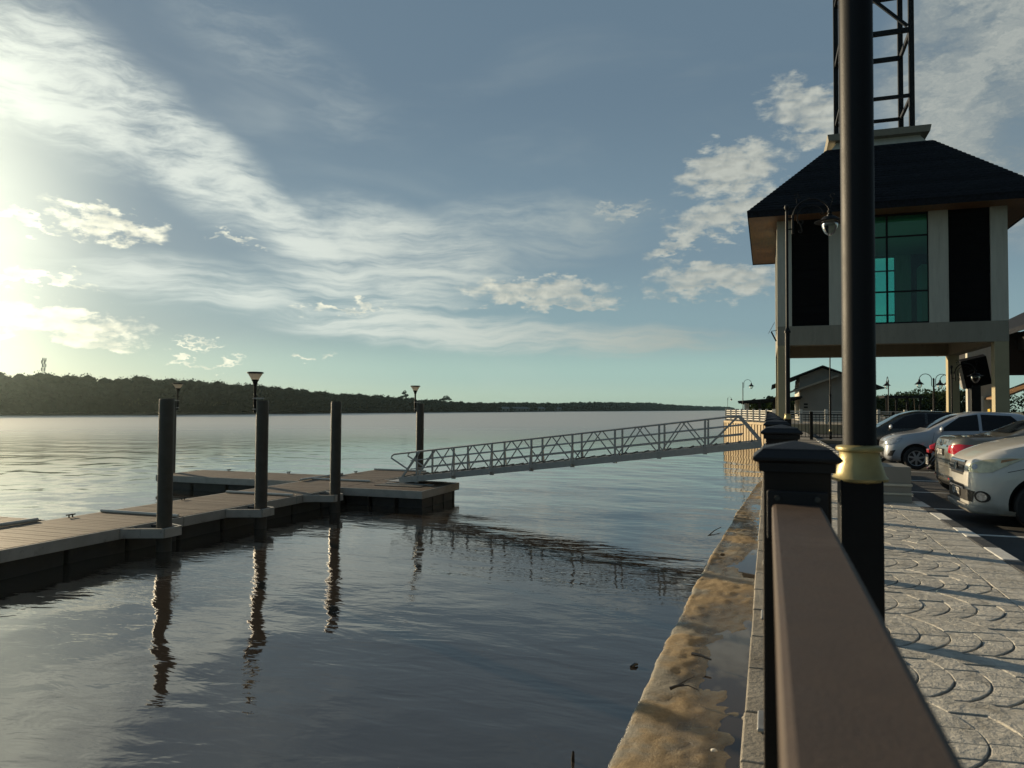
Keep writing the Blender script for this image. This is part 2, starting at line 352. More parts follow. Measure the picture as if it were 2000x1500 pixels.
# ================================================================ water
WZ = -1.32
def water_material():
    m = bpy.data.materials.new('river_water'); m.use_nodes = True; T = NT(m.node_tree)
    pos = T.n('ShaderNodeNewGeometry').outputs['Position']
    b = T.n('ShaderNodeBsdfPrincipled')
    silt = T.noise(T.mapping(pos, sc=(1, .6, 1)), 0.12, 3)
    T.link(T.mix(T.ss(silt, .3, .7), c3(0.032, 0.025, 0.019), c3(0.042, 0.032, 0.024)), b.inputs['Base Color'])
    b.inputs['Specular Tint'].default_value = c3(1.0, .95, .88)
    # the waves themselves are geometry; here only capillary ripples in wind patches
    sx = T.n('ShaderNodeSeparateXYZ'); T.link(pos, sx.inputs[0]); sy = sx.outputs[1]
    h3 = T.noise(T.mapping(pos, rot=(0, 0, R(-30)), sc=(.6, 1.3, 1)), 9.0, 3, 0.55, 0.3)
    patch = T.ss(T.noise(T.mapping(pos, rot=(0, 0, R(-20)), sc=(.35, 1, 1)), 0.16, 3, 0.5), 0.40, 0.66, 0.06, 1.0)
    ruff = T.m('MAXIMUM', T.ss(sx.outputs[0], -40.0, -14.0, 1.0, 0.0), T.ss(sy, 24.0, 70.0))
    far = T.ss(T.v('LENGTH', T.v('MULTIPLY', pos, (1, 1, 0))), 32.0, 130.0)
    T.put(b.inputs['Roughness'], T.m('ADD', T.lin(ruff, 0, 1, 0.02, 0.10), T.m('MULTIPLY', far, 0.26)))
    T.put(b.inputs['IOR'], T.m('ADD', T.lin(ruff, 0, 1, 2.2, 6.5), T.m('MULTIPLY', far, 7.0)))
    h2 = T.noise(T.mapping(pos, rot=(0, 0, R(14)), sc=(.55, 1.25, 1)), 2.6, 3, 0.5, 0.4)
    hh = T.m('ADD', T.m('MULTIPLY', h2, 0.0085), T.m('MULTIPLY', T.m('MULTIPLY', h3, 0.0040), T.m('MULTIPLY', patch, T.ss(sx.outputs[0], -9.0, -1.5, 1.0, .35))))
    hh = T.m('MULTIPLY', hh, T.lin(ruff, 0, 0.6, 1.0, 0.0))
    # rings round the stick
    for (cx, cy, k) in ((-1.42, 5.62, .8),):
        d = T.v('LENGTH', T.v('SUBTRACT', pos, (cx, cy, WZ)))
        ring = T.m('MULTIPLY', T.m('SINE', T.m('MULTIPLY', d, 52.0)), T.ss(d, 0.05, 0.75, 0.0005*k, 0.0))
        hh = T.m('ADD', hh, ring)
    bp = T.n('ShaderNodeBump'); bp.inputs['Strength'].default_value = 1.0; bp.inputs['Distance'].default_value = 1.0
    T.link(hh, bp.inputs['Height']); T.link(bp.outputs[0], b.inputs['Normal'])
    o = T.n('ShaderNodeOutputMaterial'); T.link(b.outputs[0], o.inputs[0]); return m
M['water'] = water_material()
EXT = 1800.0
def graded(a, b, s0, k):
    """nodes from a to b whose spacing grows with the distance from a"""
    out = [a]; sgn = 1 if b > a else -1
    while abs(out[-1]-a) < abs(b-a): out.append(out[-1]+sgn*(s0+k*abs(out[-1]-a)))
    out[-1] = b; return np.array(out)
gx = np.concatenate([[60.0, 6.0], graded(0.3, -EXT, .055, .0060)])
gy = np.concatenate([[-120.0, -40, -12, -4], graded(2.0, EXT, .060, .0060)])
Xg, Yg = np.meshgrid(gx, gy); sp = np.maximum(np.abs(np.gradient(gx))[None, :], np.abs(np.gradient(gy))[:, None])
wr_ = np.random.default_rng(21); Zg = np.zeros_like(Xg)
def sstep(x, a, b): t = np.clip((x-a)/(b-a), 0, 1); return t*t*(3-2*t)
openw = np.maximum(sstep(-Xg, 8.0, 26.0), sstep(Yg, 18.0, 48.0))      # sheltered beside the quay, open beyond the dock
warpx = .35*np.sin(Xg*.23+Yg*.11+1.0)+.25*np.sin(Yg*.31-Xg*.07); warpy = .35*np.sin(Yg*.19-Xg*.13+2.0)
for i in range(90):
    lam = .30*(7.0/.30)**(i/89.0)*wr_.uniform(.9, 1.1); th = R(wr_.normal(-105, 38)); kx, ky = math.cos(th)*2*math.pi/lam, math.sin(th)*2*math.pi/lam
    slope_o = .0120 if lam < .9 else .0120*(.9/lam)**.8
    slope_s = .0030 if lam < .85 else .0036
    amp = (slope_o*openw+slope_s*(1-openw))*lam/(2*math.pi)*sstep(lam/sp, 2.6, 4.5)
    grp = .55+.45*np.sin((Xg*math.sin(th)-Yg*math.cos(th))*2*math.pi/(lam*6.3)+(Xg*math.cos(th)+Yg*math.sin(th))*2*math.pi/(lam*9.7)+wr_.uniform(0, 6.28))
    Zg += amp*grp*np.sin((Xg+warpx)*kx+(Yg+warpy)*ky+wr_.uniform(0, 6.28))
edge = np.minimum(sstep(-Xg, -.2, .4), 1); Zg *= edge
nx_, ny_ = len(gx), len(gy); idx = np.arange(nx_*ny_).reshape(ny_, nx_)
q_ = np.stack([idx[:-1, :-1], idx[1:, :-1], idx[1:, 1:], idx[:-1, 1:]], -1).reshape(-1, 4)      # gx runs to the left: keep normals up
me = bpy.data.meshes.new('river'); me.vertices.add(nx_*ny_); me.vertices.foreach_set('co', np.stack([Xg, Yg, WZ+Zg], -1).astype(np.float32).ravel())
me.loops.add(q_.size); me.loops.foreach_set('vertex_index', q_.astype(np.int32).ravel()); me.polygons.add(len(q_)); me.polygons.foreach_set('loop_start', np.arange(0, q_.size, 4, dtype=np.int32))
me.polygons.foreach_set('use_smooth', np.ones(len(q_), bool)); me.update(calc_edges=True); me.materials.append(M['water'])
if me.polygons[0].normal.z < 0: me.flip_normals()
o = link('river', me); tag(o, 'calm brown river reflecting the evening sky', kind='structure')

# ================================================================ land behind the quay, quay wall, ledge
land = [(0.0, -60), (900, -60), (900, 1700), (-3.2, 1700), (-3.2, 61), (0.2, 51.5), (0.2, 37.2), (0.0, 37.2)]
o = MB().prism([(x+0.02, y) for x, y in land], -3.2, -0.17).build('ground', M['soil']); tag(o, kind='structure')
o = MB().box(2.2, 60, -30, 62, -0.4, -0.15).build('car_park', M['asphalt']); tag(o, kind='structure')
lines = MB()
for k in range(-1, 8):
    y = 10.6+2.55*(k-1); lines.box(2.42, 7.2, y-.045, y+.045, -0.16, -0.146)
tag(lines.build('parking_lines', M['line']), kind='structure')
# quay edge: body with separate coping blocks
QX = -0.105
o = MB().box(QX+0.015, 0.02, -30, 37.2, -3.0, -0.02).build('quay_wall', M['concrete']); tag(o, kind='structure'); quay = o
y = -3.0; k = 0
while y < 34:
    L = random.uniform(.50, .66); j = random.uniform(-.006, .006)
    mb = MB().bbox(QX+j, 0.055, y+.006, y+L-.006, -0.12, 0.004+random.uniform(-.004, .004), .008)
    mb.build('coping_block', M['concrete'], quay); y += L
# ledge of concrete and washed-in sand, just above the water
def edge_x(y):
    return float(np.interp(y, [0, 6, 9, 11, 13.4, 17, 22, 27, 30], [-1.14, -1.12, -1.10, -1.05, -.99, -.87, -.66, -.40, -.12]))
nu, nv = 30, 420
def fbm(x, y, seed):
    r = np.random.default_rng(seed); s = 0; a = 1; f = 1
    for i in range(5):
        for j in range(3):
            th = r.uniform(0, 2*np.pi); ph = r.uniform(0, 2*np.pi)
            s = s + a*np.sin(f*(x*np.cos(th)+y*np.sin(th))*3.0+ph)
        a *= .55; f *= 1.95
    return s/3
vs = []; fs = []
for j in range(nv+1):
    y = 1.5 + 28.4*(j/nv)**1.25
    e = edge_x(y) + 0.012*float(fbm(y*.9, 1.3, 3)) + 0.010*float(fbm(y*4.1, 2.3, 4))
    for i in range(nu+1):
        t = i/nu; x = e + (-0.085-e)*t
        mound = float(fbm(x*1.1, y*.52, 9))
        z = -1.226 + 0.030*mound + 0.007*float(fbm(x*5, y*5, 5)) + 0.004*float(fbm(x*14, y*14, 6)) - 0.052*t
        if t < 0.03: z -= 0.03
        vs.append((x, y, z))
    vs.append((e-0.03, y, -1.9))
row = nu+2
for j in range(nv):
    for i in range(nu): fs.append((j*row+i, j*row+i+1, (j+1)*row+i+1, (j+1)*row+i))
    fs.append((j*row+nu+1, j*row, (j+1)*row, (j+1)*row+nu+1))
def ledge_material():
    m = bpy.data.materials.new('sandy_ledge'); m.use_nodes = True; T = NT(m.node_tree)
    g = T.n('ShaderNodeNewGeometry'); pos = g.outputs['Position']
    s = T.n('ShaderNodeSeparateXYZ'); T.link(pos, s.inputs[0])
    n1 = T.noise(pos, 1.15, 6, .6); n2 = T.noise(pos, 22, 6, .7); n3 = T.noise(pos, 1.1, 4, .6)
    sand = T.mix(T.ss(n2, .3, .7), c3(.25, .18, .095), c3(.37, .275, .155))
    conc = T.mix(T.ss(n2, .3, .7), c3(.20, .185, .15), c3(.30, .275, .22))
    dry = T.ss(T.m('ADD', s.outputs[2], T.m('MULTIPLY', T.m('SUBTRACT', n1, .5), .09)), -1.258, -1.226)
    wet = T.mix(.62, T.mix(T.ss(n3, .42, .6), sand, conc), c3(.035, .028, .02))
    col = T.mix(dry, wet, T.mix(T.ss(n3, .45, .58), sand, conc))
    spots = T.ss(T.noise(pos, 55, 3, .6), .66, .74)
    col = T.mix(T.m('MULTIPLY', spots, .6), col, c3(.05, .04, .03))
    b = T.n('ShaderNodeBsdfPrincipled'); T.link(col, b.inputs['Base Color'])
    T.put(b.inputs['Roughness'], T.lin(dry, 0, 1, .22, .9))
    bp = T.n('ShaderNodeBump'); bp.inputs['Distance'].default_value = .016; T.link(T.noise(pos, 45, 7, .7), bp.inputs['Height']); T.link(bp.outputs[0], b.inputs['Normal'])
    o = T.n('ShaderNodeOutputMaterial'); T.link(b.outputs[0], o.inputs[0]); return m
mb = MB(); mb.add(vs, fs); o = mb.build('ledge_of_sand', ledge_material(), None, 60); tag(o, kind='structure')
def puddle_material():
    m = bpy.data.materials.new('puddle_water'); m.use_nodes = True; T = NT(m.node_tree)
    b = T.n('ShaderNodeBsdfPrincipled'); b.inputs['Base Color'].default_value = c3(.055, .046, .038); b.inputs['Roughness'].default_value = .02; b.inputs['IOR'].default_value = 1.33
    o = T.n('ShaderNodeOutputMaterial'); T.link(b.outputs[0], o.inputs[0]); return m
o = MB().add([(-1.09, 1.5, -1.268), (-.085, 1.5, -1.268), (-.085, 13, -1.268), (-1.02, 13, -1.268), (-.12, 29, -1.268), (-.45, 25, -1.268), (-.80, 18, -1.268)],
             [(0, 1, 2, 3), (3, 2, 4, 5, 6)]).build('puddle', puddle_material()); tag(o, kind='structure')

# ================================================================ walkway of stamped fan paving
WX0, WX1, BX = 0.055, 2.05, 1.67
walk = MB().box(0.02, WX1, -30, 62, -0.3, -0.012).build('walkway', M['mortar']); tag(walk, kind='structure')
ROW, PIT, BUL = 0.80, 0.165, 0.20
def arc(t): return BUL*(1-((t-.42)/.58)**2 if t > .42 else 1-((.42-t)/.42)**2*.85)
def clip(poly, xmin, xmax):
    for lim, sgn in ((xmin, 1), (xmax, -1)):
        out = []
        for i, p in enumerate(poly):
            q = poly[(i+1) % len(poly)]; a = (p[0]-lim)*sgn; b = (q[0]-lim)*sgn
            if a >= 0: out.append(p)
            if a*b < 0: t = a/(a-b); out.append((p[0]+(q[0]-p[0])*t, p[1]+(q[1]-p[1])*t))
        poly = out
        if len(poly) < 3: return []
    return poly
def stone(poly, h=0.012, ins=0.0045):
    """bevelled stone: a little mesh with a rounded shoulder, slightly cushioned"""
    n = len(poly); cx = sum(p[0] for p in poly)/n; cy = sum(p[1] for p in poly)/n
    def inset(d):
        out = []
        for i in range(n):
            p0 = Vector(poly[i-1]); p = Vector(poly[i]); p1 = Vector(poly[(i+1) % n])
            e0 = (p-p0); e1 = (p1-p)
            n0 = Vector((-e0.y, e0.x)); n1 = Vector((-e1.y, e1.x))
            if n0.length < 1e-7: n0 = n1
            if n1.length < 1e-7: n1 = n0
            nn = (n0.normalized()+n1.normalized())
            nn = nn.normalized() if nn.length > 1e-6 else n0.normalized()
            out.append((p.x+nn.x*d, p.y+nn.y*d))
        return out
    a = inset(.0021); b = inset(.0021+ins)
    vs = [(x, y, -h) for x, y in a]+[(x, y, -.0035) for x, y in a]+[(x, y, 0) for x, y in b]+[(cx, cy, .002)]
    fs = []
    for i in range(n):
        k = (i+1) % n; fs += [(i, k, n+k, n+i), (n+i, n+k, 2*n+k, 2*n+i), (2*n+i, 2*n+k, 3*n)]
    return vs, fs
cuts = [0.0, .21, .41, .60, .80, 1.0]; cuts2 = [0.0, .17, .36, .56, .76, 1.0]
stones = []   # (mesh key or poly, location)
mesh_cache = {}
def fan_poly(j, alt):
    c = cuts2 if alt else cuts; t0, t1 = c[j], c[j+1]; ts = [t0+(t1-t0)*q/3 for q in range(4)]
    # joints lean with the fan, as radii do
    right = [(PIT+arc(t)-PIT*.0, t*ROW+.0) for t in ts]; left = [(arc(t), t*ROW-.018) for t in ts]
    return right+left[::-1]
tops = []
y0 = -1.5; r = 0
while y0 < 27:
    sh = random.uniform(0, PIT)
    for k in range(-3, 12):
        x0 = WX0 + k*PIT + sh
        for j in range(5):
            alt = (k % 2 == 0); p = fan_poly(j, alt); xs = [q[0]+x0 for q in p]
            if max(xs) < WX0+.03 or min(xs) > BX-.03: continue
            inside = min(xs) > WX0 and max(xs) < BX-.004
            stones.append((x0, y0, j, alt, inside, p))
    y0 += ROW; r += 1
def score(s):
    x = s[0]+.2; y = s[1]+s[2]*.16+.08
    dep = y*.9455-x*.3256; px = 1500+x*1539/max(dep, .1)
    vis = 1700 < px < 2040 and dep > 2.6 and y < 12.3
    return dep if vis else 1000+dep
stones.sort(key=score)
rest = MB()
for n_, s in enumerate(stones):
    x0, y0, j, alt, inside, p = s; dz = random.uniform(-.003, .0015)
    if inside and n_ < 290:
        key = (j, alt)
        if key not in mesh_cache:
            vs, fs = stone(p); mm = MB(); mm.add(vs, fs); mesh_cache[key] = mm.mesh('paving_stone', M['paving'])
        o = piece('paving_stone', mesh_cache[key], walk, (x0, y0, dz))
        o.rotation_euler = (random.uniform(-.006, .006), random.uniform(-.006, .006), 0)
    else:
        q = clip([(a+x0, b+y0) for a, b in p], WX0, BX-.004)
        if len(q) < 3: continue
        vs, fs = stone(q)
        vs = [(a, b, c+dz) for a, b, c in vs]
        if n_ < 290: mm = MB(); mm.add(vs, fs); mm.build('paving_stone', M['paving'], walk)
        else: rest.add(vs, fs)
o = rest.build('paving_field', M['paving'], walk); o['kind'] = 'stuff'
# border course along the kerb
y = -1.5; bord = MB(); bm_cache = []
for q in range(3):
    vs, fs = stone([(0, 0), (WX1-BX-.004, 0), (WX1-BX-.004, .19), (0, .19)]); mm = MB(); mm.add(vs, fs); bm_cache.append(mm.mesh('border_stone', M['paving']))
while y < 27:
    if 2.5 < y < 13: piece('border_stone', random.choice(bm_cache), walk, (BX, y, random.uniform(-.003, .001)))
    else:
        bord.add([(a+BX, b+y, c) for a, b, c in vs], fs)
    y += .193
o = bord.build('border_field', M['paving'], walk); o['kind'] = 'stuff'
# painted kerb stones
kerb = MB().box(2.054, 2.195, -30, 62, -.35, -.02).build('kerb', M['concrete']); tag(kerb, kind='structure')
for q in range(-6, 44):
    a = 8.07+.665*q
    MB().bbox(2.051, 2.202, a+.004, a+.661, -.16, .004, .012).build('kerb_stone', M['kerb_white'] if q % 2 == 0 else M['kerb_black'], kerb)
# low tiled plinth beside the kerb
pl = thing('stepped_plinth', 'low beige masonry plinth with two pale bands beside the kerb', 'plinth', (1.55, 12.4, 0))
mb = MB(); mb.bbox(-.45, .46, 0, .9, 0, .12, .006).build('base_course', M['greywall'], pl)
MB().bbox(-.47, .475, -.02, .92, .12, .15, .004).build('band', M['cream'], pl)
MB().bbox(-.45, .455, 0, .9, .15, .25, .005).build('middle_course', M['greywall'], pl)
MB().bbox(-.47, .465, -.02, .92, .25, .285, .004).build('band', M['cream'], pl)
MB().bbox(-.45, .455, 0.01, .9, .285, .535, .008).build('top_course', M['greywall'], pl)
# ================================================================ tower building on columns
TX0, TX1, TY0 = 0.325, 7.385, 27.94
TW = TX1-TX0; TY1 = TY0+TW; TCX = (TX0+TX1)/2; TCY = TY0+TW/2
tower = thing('lookout_tower', 'cream lookout tower on columns with dark hipped roof, black panels and green glass', 'tower', (TCX, TCY, 0))
O = (TCX, TCY, 0); H = TW/2
ZB0, ZB1, ZW = 3.63, 4.31, 8.06
for sx in (-1, 1):
    for sy in (-1, 1):
        x = sx*(H-.21); y = sy*(H-.21)
        MB().bbox(x-.205, x+.205, y-.205, y+.205, -.18, ZB0+.02, .012).build('column', M['yellowcream'] if True else None, tower)
for i in range(4):
    rot = Matrix.Rotation(i*math.pi/2, 4, 'Z')
    def side(mb, name, m, parent=tower, smooth=False):
        mb.v = [tuple(rot @ Vector(p)) for p in mb.v]; return mb.build(name, m, parent, smooth)
    e = 0 if i % 2 == 0 else .405
    side(MB().bbox(-H+e, H-e, -H, -H+.40, ZB0, ZB1, .01), 'floor_beam', M['beam'])
    # wall bays; local x runs along the facade, outside is -y
    w = [-H, -H+.485, -1.83, -1.25, 1.25, 1.83, H-.485, H]
    for a, b in ((w[0] if i % 2 == 0 else w[0]+.25, w[1]), (w[2], w[3]), (w[4], w[5]), (w[6], w[7] if i % 2 == 0 else w[7]-.25)):
        side(MB().box(a, b, -H, -H+.25, ZB1+.002, ZW), 'pilaster', M['cream'])
    for a, b in ((w[1], w[2]), (w[5], w[6])):
        side(MB().box(a+.001, b-.001, -H+.09, -H+.24, ZB1+.002, ZW), 'dark_panel', M['panel_black'])
        for q in range(12):
            z = ZB1+.12+q*.31
            side(MB().box(a+.02, b-.02, -H+.075, -H+.088, z, z+.26), 'louvre_board', M['panel_black'])
    # glazing: black bars and six panes
    fr = MB()
    rows = [ZB1+.03, 5.40, 7.28, ZW-.03]
    for x in (-1.25, 0, 1.25): fr.box(max(x-.03, -1.249), min(x+.03, 1.249), -H+.05, -H+.13, ZB1+.003, ZW-.001)
    for z in rows: fr.box(-1.248, 1.248, -H+.055, -H+.125, z-.025, z+.025)
    win = side(fr, 'window_frame', M['black_metal'])
    for ci in range(2):
        for ri in range(3):
            side(MB().box(-1.22+1.25*ci, -.03+1.25*ci, -H+.085, -H+.097, rows[ri]+.02, rows[ri+1]-.02), 'window_pane', M['teal_glass'], win)
MB().box(-H+.26, H-.26, -H+.26, H-.26, ZB1-.12, ZB1+.01).build('floor_slab', M['whitewall'], tower)  # white paint lightens the underside in place of light bounced from below
MB().box(-H+.26, H-.26, -H+.26, H-.26, ZW-.16, ZW-.02).build('ceiling', M['cream'], tower)
# stair core seen through the glass
MB().box(1.75, 2.6, .6, 1.6, ZB1+.012, 7.0).build('inner_room', M['greywall'], tower)
# hipped roof of shingle courses on a fascia, brown boarded soffit below
OV = .97; EH = H+OV; ZE0, ZE1 = 8.03, 8.27; TH = 1.72; ZR = 11.06
MB().add([(-EH+.02, -EH+.02, ZE0+.03), (EH-.02, -EH+.02, ZE0+.03), (EH-.02, EH-.02, ZE0+.03), (-EH+.02, EH-.02, ZE0+.03), (-EH+.02, -EH+.02, ZE0+.06), (EH-.02, -EH+.02, ZE0+.06), (EH-.02, EH-.02, ZE0+.06), (-EH+.02, EH-.02, ZE0+.06)],
         [(0, 3, 2, 1), (4, 5, 6, 7), (0, 1, 5, 4), (1, 2, 6, 5), (2, 3, 7, 6), (3, 0, 4, 7)]).build('soffit', M['brown_soffit'], tower)
for i in range(4):
    rot = Matrix.Rotation(i*math.pi/2, 4, 'Z')
    mb = MB().box(-EH, EH-.03, -EH, -EH+.03, ZE0, ZE1-.02); mb.v = [tuple(rot @ Vector(p)) for p in mb.v]; mb.build('fascia_board', M['shingle'], tower)
    NC = 26
    for q in range(NC):
        t0, t1 = q/NC, (q+1)/NC
        def pt(t, s, lift): r_ = EH+.02+(TH-EH)*t; return (s*r_, -r_, ZE1-.03+(ZR-ZE1)*t+lift)
        a, b = pt(t0, -1, .028), pt(t0, 1, .028); c, d = pt(t1, 1, .002), pt(t1, -1, .002)
        a2, b2 = pt(t0, -1, -.03), pt(t0, 1, -.03); c2, d2 = pt(t1, 1, -.04), pt(t1, -1, -.04)
        mb = MB().add([a, b, c, d, a2, b2, c2, d2], [(0, 1, 2, 3), (7, 6, 5, 4), (0, 4, 5, 1), (1, 5, 6, 2), (2, 6, 7, 3), (3, 7, 4, 0)])
        mb.v = [tuple(rot @ Vector(p)) for p in mb.v]; mb.build('shingle_course', M['shingle'], tower)
# crown under the lattice
def sq(mb, prof): return mb.lathe([(r_*math.sqrt(2), z) for r_, z in prof], 4, rot=math.pi/4)
sq(MB(), [(1.60, 10.85), (1.60, 11.04), (1.42, 11.32), (1.42, 11.37)]).build('crown_wall', M['cream'], tower)
sq(MB(), [(1.46, 11.37), (1.68, 11.39), (1.72, 11.62), (1.60, 11.64)]).build('crown_slab', M['beam'], tower)
lat = 1.18
for sx in (-1, 1):
    for sy in (-1, 1):
        MB().box(sx*lat-.09, sx*lat+.09, sy*lat-.09, sy*lat+.09, 11.64, 19.2).build('lattice_post', M['black_metal'], tower)
for i in range(4):
    rot = Matrix.Rotation(i*math.pi/2, 4, 'Z')
    for q, z in enumerate((12.95, 15.40, 17.85)):
        th = .18 if q == 1 else .12
        mb = MB().box(-lat+.09, lat-.09, -lat-.05, -lat+.05, z-th/2, z+th/2); mb.v = [tuple(rot @ Vector(p)) for p in mb.v]; mb.build('lattice_bar', M['black_metal'], tower)
    if i: continue
    mb = MB().bar((lat*.90, -lat, 15.55), (-lat*.90, -lat, 17.75), .09, .11); mb.v = [tuple(rot @ Vector(p)) for p in mb.v]; mb.build('lattice_brace', M['black_metal'], tower)
# small antenna bracket on the river side
an = thing('antenna_bracket', 'small black antenna bracket fixed to the river side of the tower beam', 'antenna', (TX0, TY0+1.2, 4.3))
MB().tube([(0, 0, 0), (-.20, -.03, -.03)], .012, 6).build('arm', M['black_metal'], an)
MB().tube([(-.08, -.02, .30), (-.30, -.05, -.12)], .008, 5).build('rod', M['black_metal'], an)
MB().bar((-.20, 0, -.05), (-.03, 0, -.40), .07, .05).build('panel', M['black_metal'], an)

# ================================================================ lamp posts
def scroll(c, r0, turns, start, sgn, n=16):
    out = []
    for i in range(n+1):
        t = i/n; a = start + sgn*turns*2*math.pi*t; r_ = r0*(1-.62*t); out.append((c[0]+r_*math.cos(a), 0, c[1]+r_*math.sin(a)))
    return out
def arcpts(cx, cz, r, a0, a1, n=18, sx=1.0):
    return [(cx+sx*r*math.cos(R(a0+(a1-a0)*i/n)), 0, cz+r*math.sin(R(a0+(a1-a0)*i/n))) for i in range(n+1)]
def make_lamp():
    root = thing('street_lamp', 'x', 'street lamp')
    MB().bbox(-.062, .062, -.062, .062, 0, 1.165, .008).build('base_column', M['black_metal'], root)
    MB().bbox(-.11, .11, -.11, .11, 0, .03, .006).build('base_plate', M['black_metal'], root)
    MB().lathe([(.064, 1.150), (.082, 1.155), (.084, 1.163), (.078, 1.170), (.0735, 1.182), (.063, 1.215), (.0595, 1.238), (.0605, 1.246), (.069, 1.250), (.071, 1.258), (.068, 1.264), (.052, 1.268)], 40).build('collar', M['gold'], root, 50)
    MB().lathe([(.050, 1.26), (.050, 3.02)], 32).build('pole', M['black_metal'], root, True)
    MB().lathe([(.050, 3.0), (.066, 3.005), (.066, 3.05), (.050, 3.07), (.034, 3.12)], 24).build('joint_ring', M['black_metal'], root, True)
    MB().lathe([(.030, 3.1), (.030, 5.64)], 16).build('upper_pole', M['black_metal'], root, True)
    MB().lathe([(.028, 5.64), (.02, 5.66), (.045, 5.69), (.056, 5.73), (.045, 5.77), (.01, 5.79)], 16).build('finial', M['black_metal'], root, True)
    # side stay and ornate arm, reaching inland
    MB().tube([(.12, 0, 5.15), (.12, 0, 5.55)], .026, 10).build('stay', M['black_metal'], root, True)
    mb = MB(); mb.tube([(.02, 0, 5.25), (.12, 0, 5.25)], .016, 8); mb.tube([(.02, 0, 5.48), (.12, 0, 5.48)], .016, 8); mb.build('stay_clamp', M['black_metal'], root, True)
    pts = arcpts(.50, 5.50, .37, 180, 12); MB().tube(pts, .019, 8).build('arm', M['black_metal'], root, True)
    pts = arcpts(.48, 5.48, .27, 205, 8); MB().tube(pts, .011, 6).build('inner_arm', M['black_metal'], root, True)
    for c, r0, st, sg in (((.19, 5.98), .065, -2.2, 1), ((.93, 5.93), .065, -1.2, -1), ((.70, 5.57), .055, .3, -1), ((.30, 5.40), .055, 2.9, 1), ((.27, 5.20), .055, 1.2, -1), ((.45, 5.89), .04, -2.2, 1), ((.28, 5.93), .035, 0.5, 1)):
        MB().tube(scroll(c, r0, .85, st, sg), .010, 6).build('scroll', M['black_metal'], root, True)
    MB().tube([(.24, 0, 5.42), (.29, 0, 5.30), (.31, 0, 5.18)], .010, 6).build('scroll', M['black_metal'], root, True)
    MB().tube([(.19, 0, 5.93), (.21, 0, 5.80)], .010, 6).build('scroll', M['black_metal'], root, True)
    MB().tube([(.87, 0, 5.58), (.875, 0, 5.68), (.93, 0, 5.87)], .010, 6).build('scroll', M['black_metal'], root, True)
    hx = .86
    sh = MB().lathe([(.03, 5.60), (.05, 5.585), (.05, 5.55), (.035, 5.54), (.035, 5.52), (.06, 5.505), (.06, 5.47), (.13, 5.455), (.17, 5.42), (.19, 5.385), (.31, 5.355), (.315, 5.347), (.185, 5.365), (.05, 5.37)], 28, (hx, 0, 0)).build('lamp_shade', M['black_metal'], root, 40)
    MB().lathe([(.165, 5.362), (.168, 5.352), (.02, 5.350)], 24, (hx, 0, 0)).build('reflector', M['frost'], sh, True)
    prof = [(.160, 5.348), (.168, 5.31), (.160, 5.25), (.135, 5.18), (.095, 5.11), (.045, 5.065), (.004, 5.055)]
    MB().lathe(prof, 24, (hx, 0, 0)).build('globe', M['clear_glass'], root, True)
    return root
lamp0 = make_lamp(); lamp0.location = (.276, 2.62, 0.0)
lamp0['label'] = 'tall black lamp post with gold collar right beside the brown handrail in front'
lamp0['group'] = 'ornate lamp posts along the promenade'
l2 = copy_tree(lamp0); l2.location = (.40, 17.05, .02); l2['label'] = 'ornate black lamp post with curled arm and bell lantern in front of the tower'
l3 = copy_tree(lamp0); l3.location = (3.06, 42.0, -.9); l3['label'] = 'ornate black lamp post standing behind the dark fence before the grey gabled house'
l4 = copy_tree(lamp0); l4.location = (6.83, 33.3, -2.35); l4.rotation_euler = (0, 0, 0); l4['label'] = 'ornate lamp whose glass globe hangs before the black cabinet under the tower'
l4.scale = (.95, .95, .95)

def make_arc_lamp():
    root = thing('arc_lamp', 'x', 'street lamp')
    MB().lathe([(.05, 0), (.05, 1.0), (.035, 1.02), (.03, 3.1), (.04, 3.12), (.012, 3.2)], 12).build('pole', M['black_metal'], root, True)
    MB().tube([(0, 0, 2.75)]+[(.08, 0, 2.78)]+arcpts(.36, 3.12, .28, 180, 0, 12), .018, 6).build('arm', M['black_metal'], root, True)
    MB().lathe([(.02, 3.14), (.05, 3.10), (.06, 3.02), (.17, 2.92), (.235, 2.86), (.10, 2.88)], 16, (.64, 0, 0)).build('lamp_shade', M['black_metal'], root, True)
    MB().lathe([(.12, 2.875), (.125, 2.80), (.08, 2.70), (.005, 2.65)], 14, (.64, 0, 0)).build('globe', M['clear_glass'], root, True)
    return root
arc0 = make_arc_lamp()
spots = [((-1.90, 62.5, .35), 0, 1.0, 'slim arched lamp on the pale seawall corner, head towards the land'),
         ((.62, 57.0, .35), 0, 1.05, 'slim arched lamp half hidden by the left column of the tower'),
         ((-7.9, 160, .0), 0, 1.15, 'tiny arched lamp at the far end of the seawall'),
         ((8.00, 43.0, -.15), math.pi, 1.0, 'arched lamp under the tower with its bell turned to the river'),
         ((8.12, 43.5, -.15), 0, 1.0, 'arched lamp under the tower with its bell turned inland'),
         ((8.85, 42.6, -.15), math.pi, .98, 'arched lamp close against the back column of the tower'),
         ((7.72, 56.0, -.15), math.pi/2, 1.12, 'lantern lamp seen end on above the dark roofs between pole and column')]
for i, (loc, rz, s_, lab) in enumerate(spots):
    a = arc0 if i == 0 else copy_tree(arc0); a.location = loc; a.rotation_euler = (0, 0, rz); a.scale = (s_, s_, s_)
    tag(a, lab, 'street lamp', 'slim arched lamps')

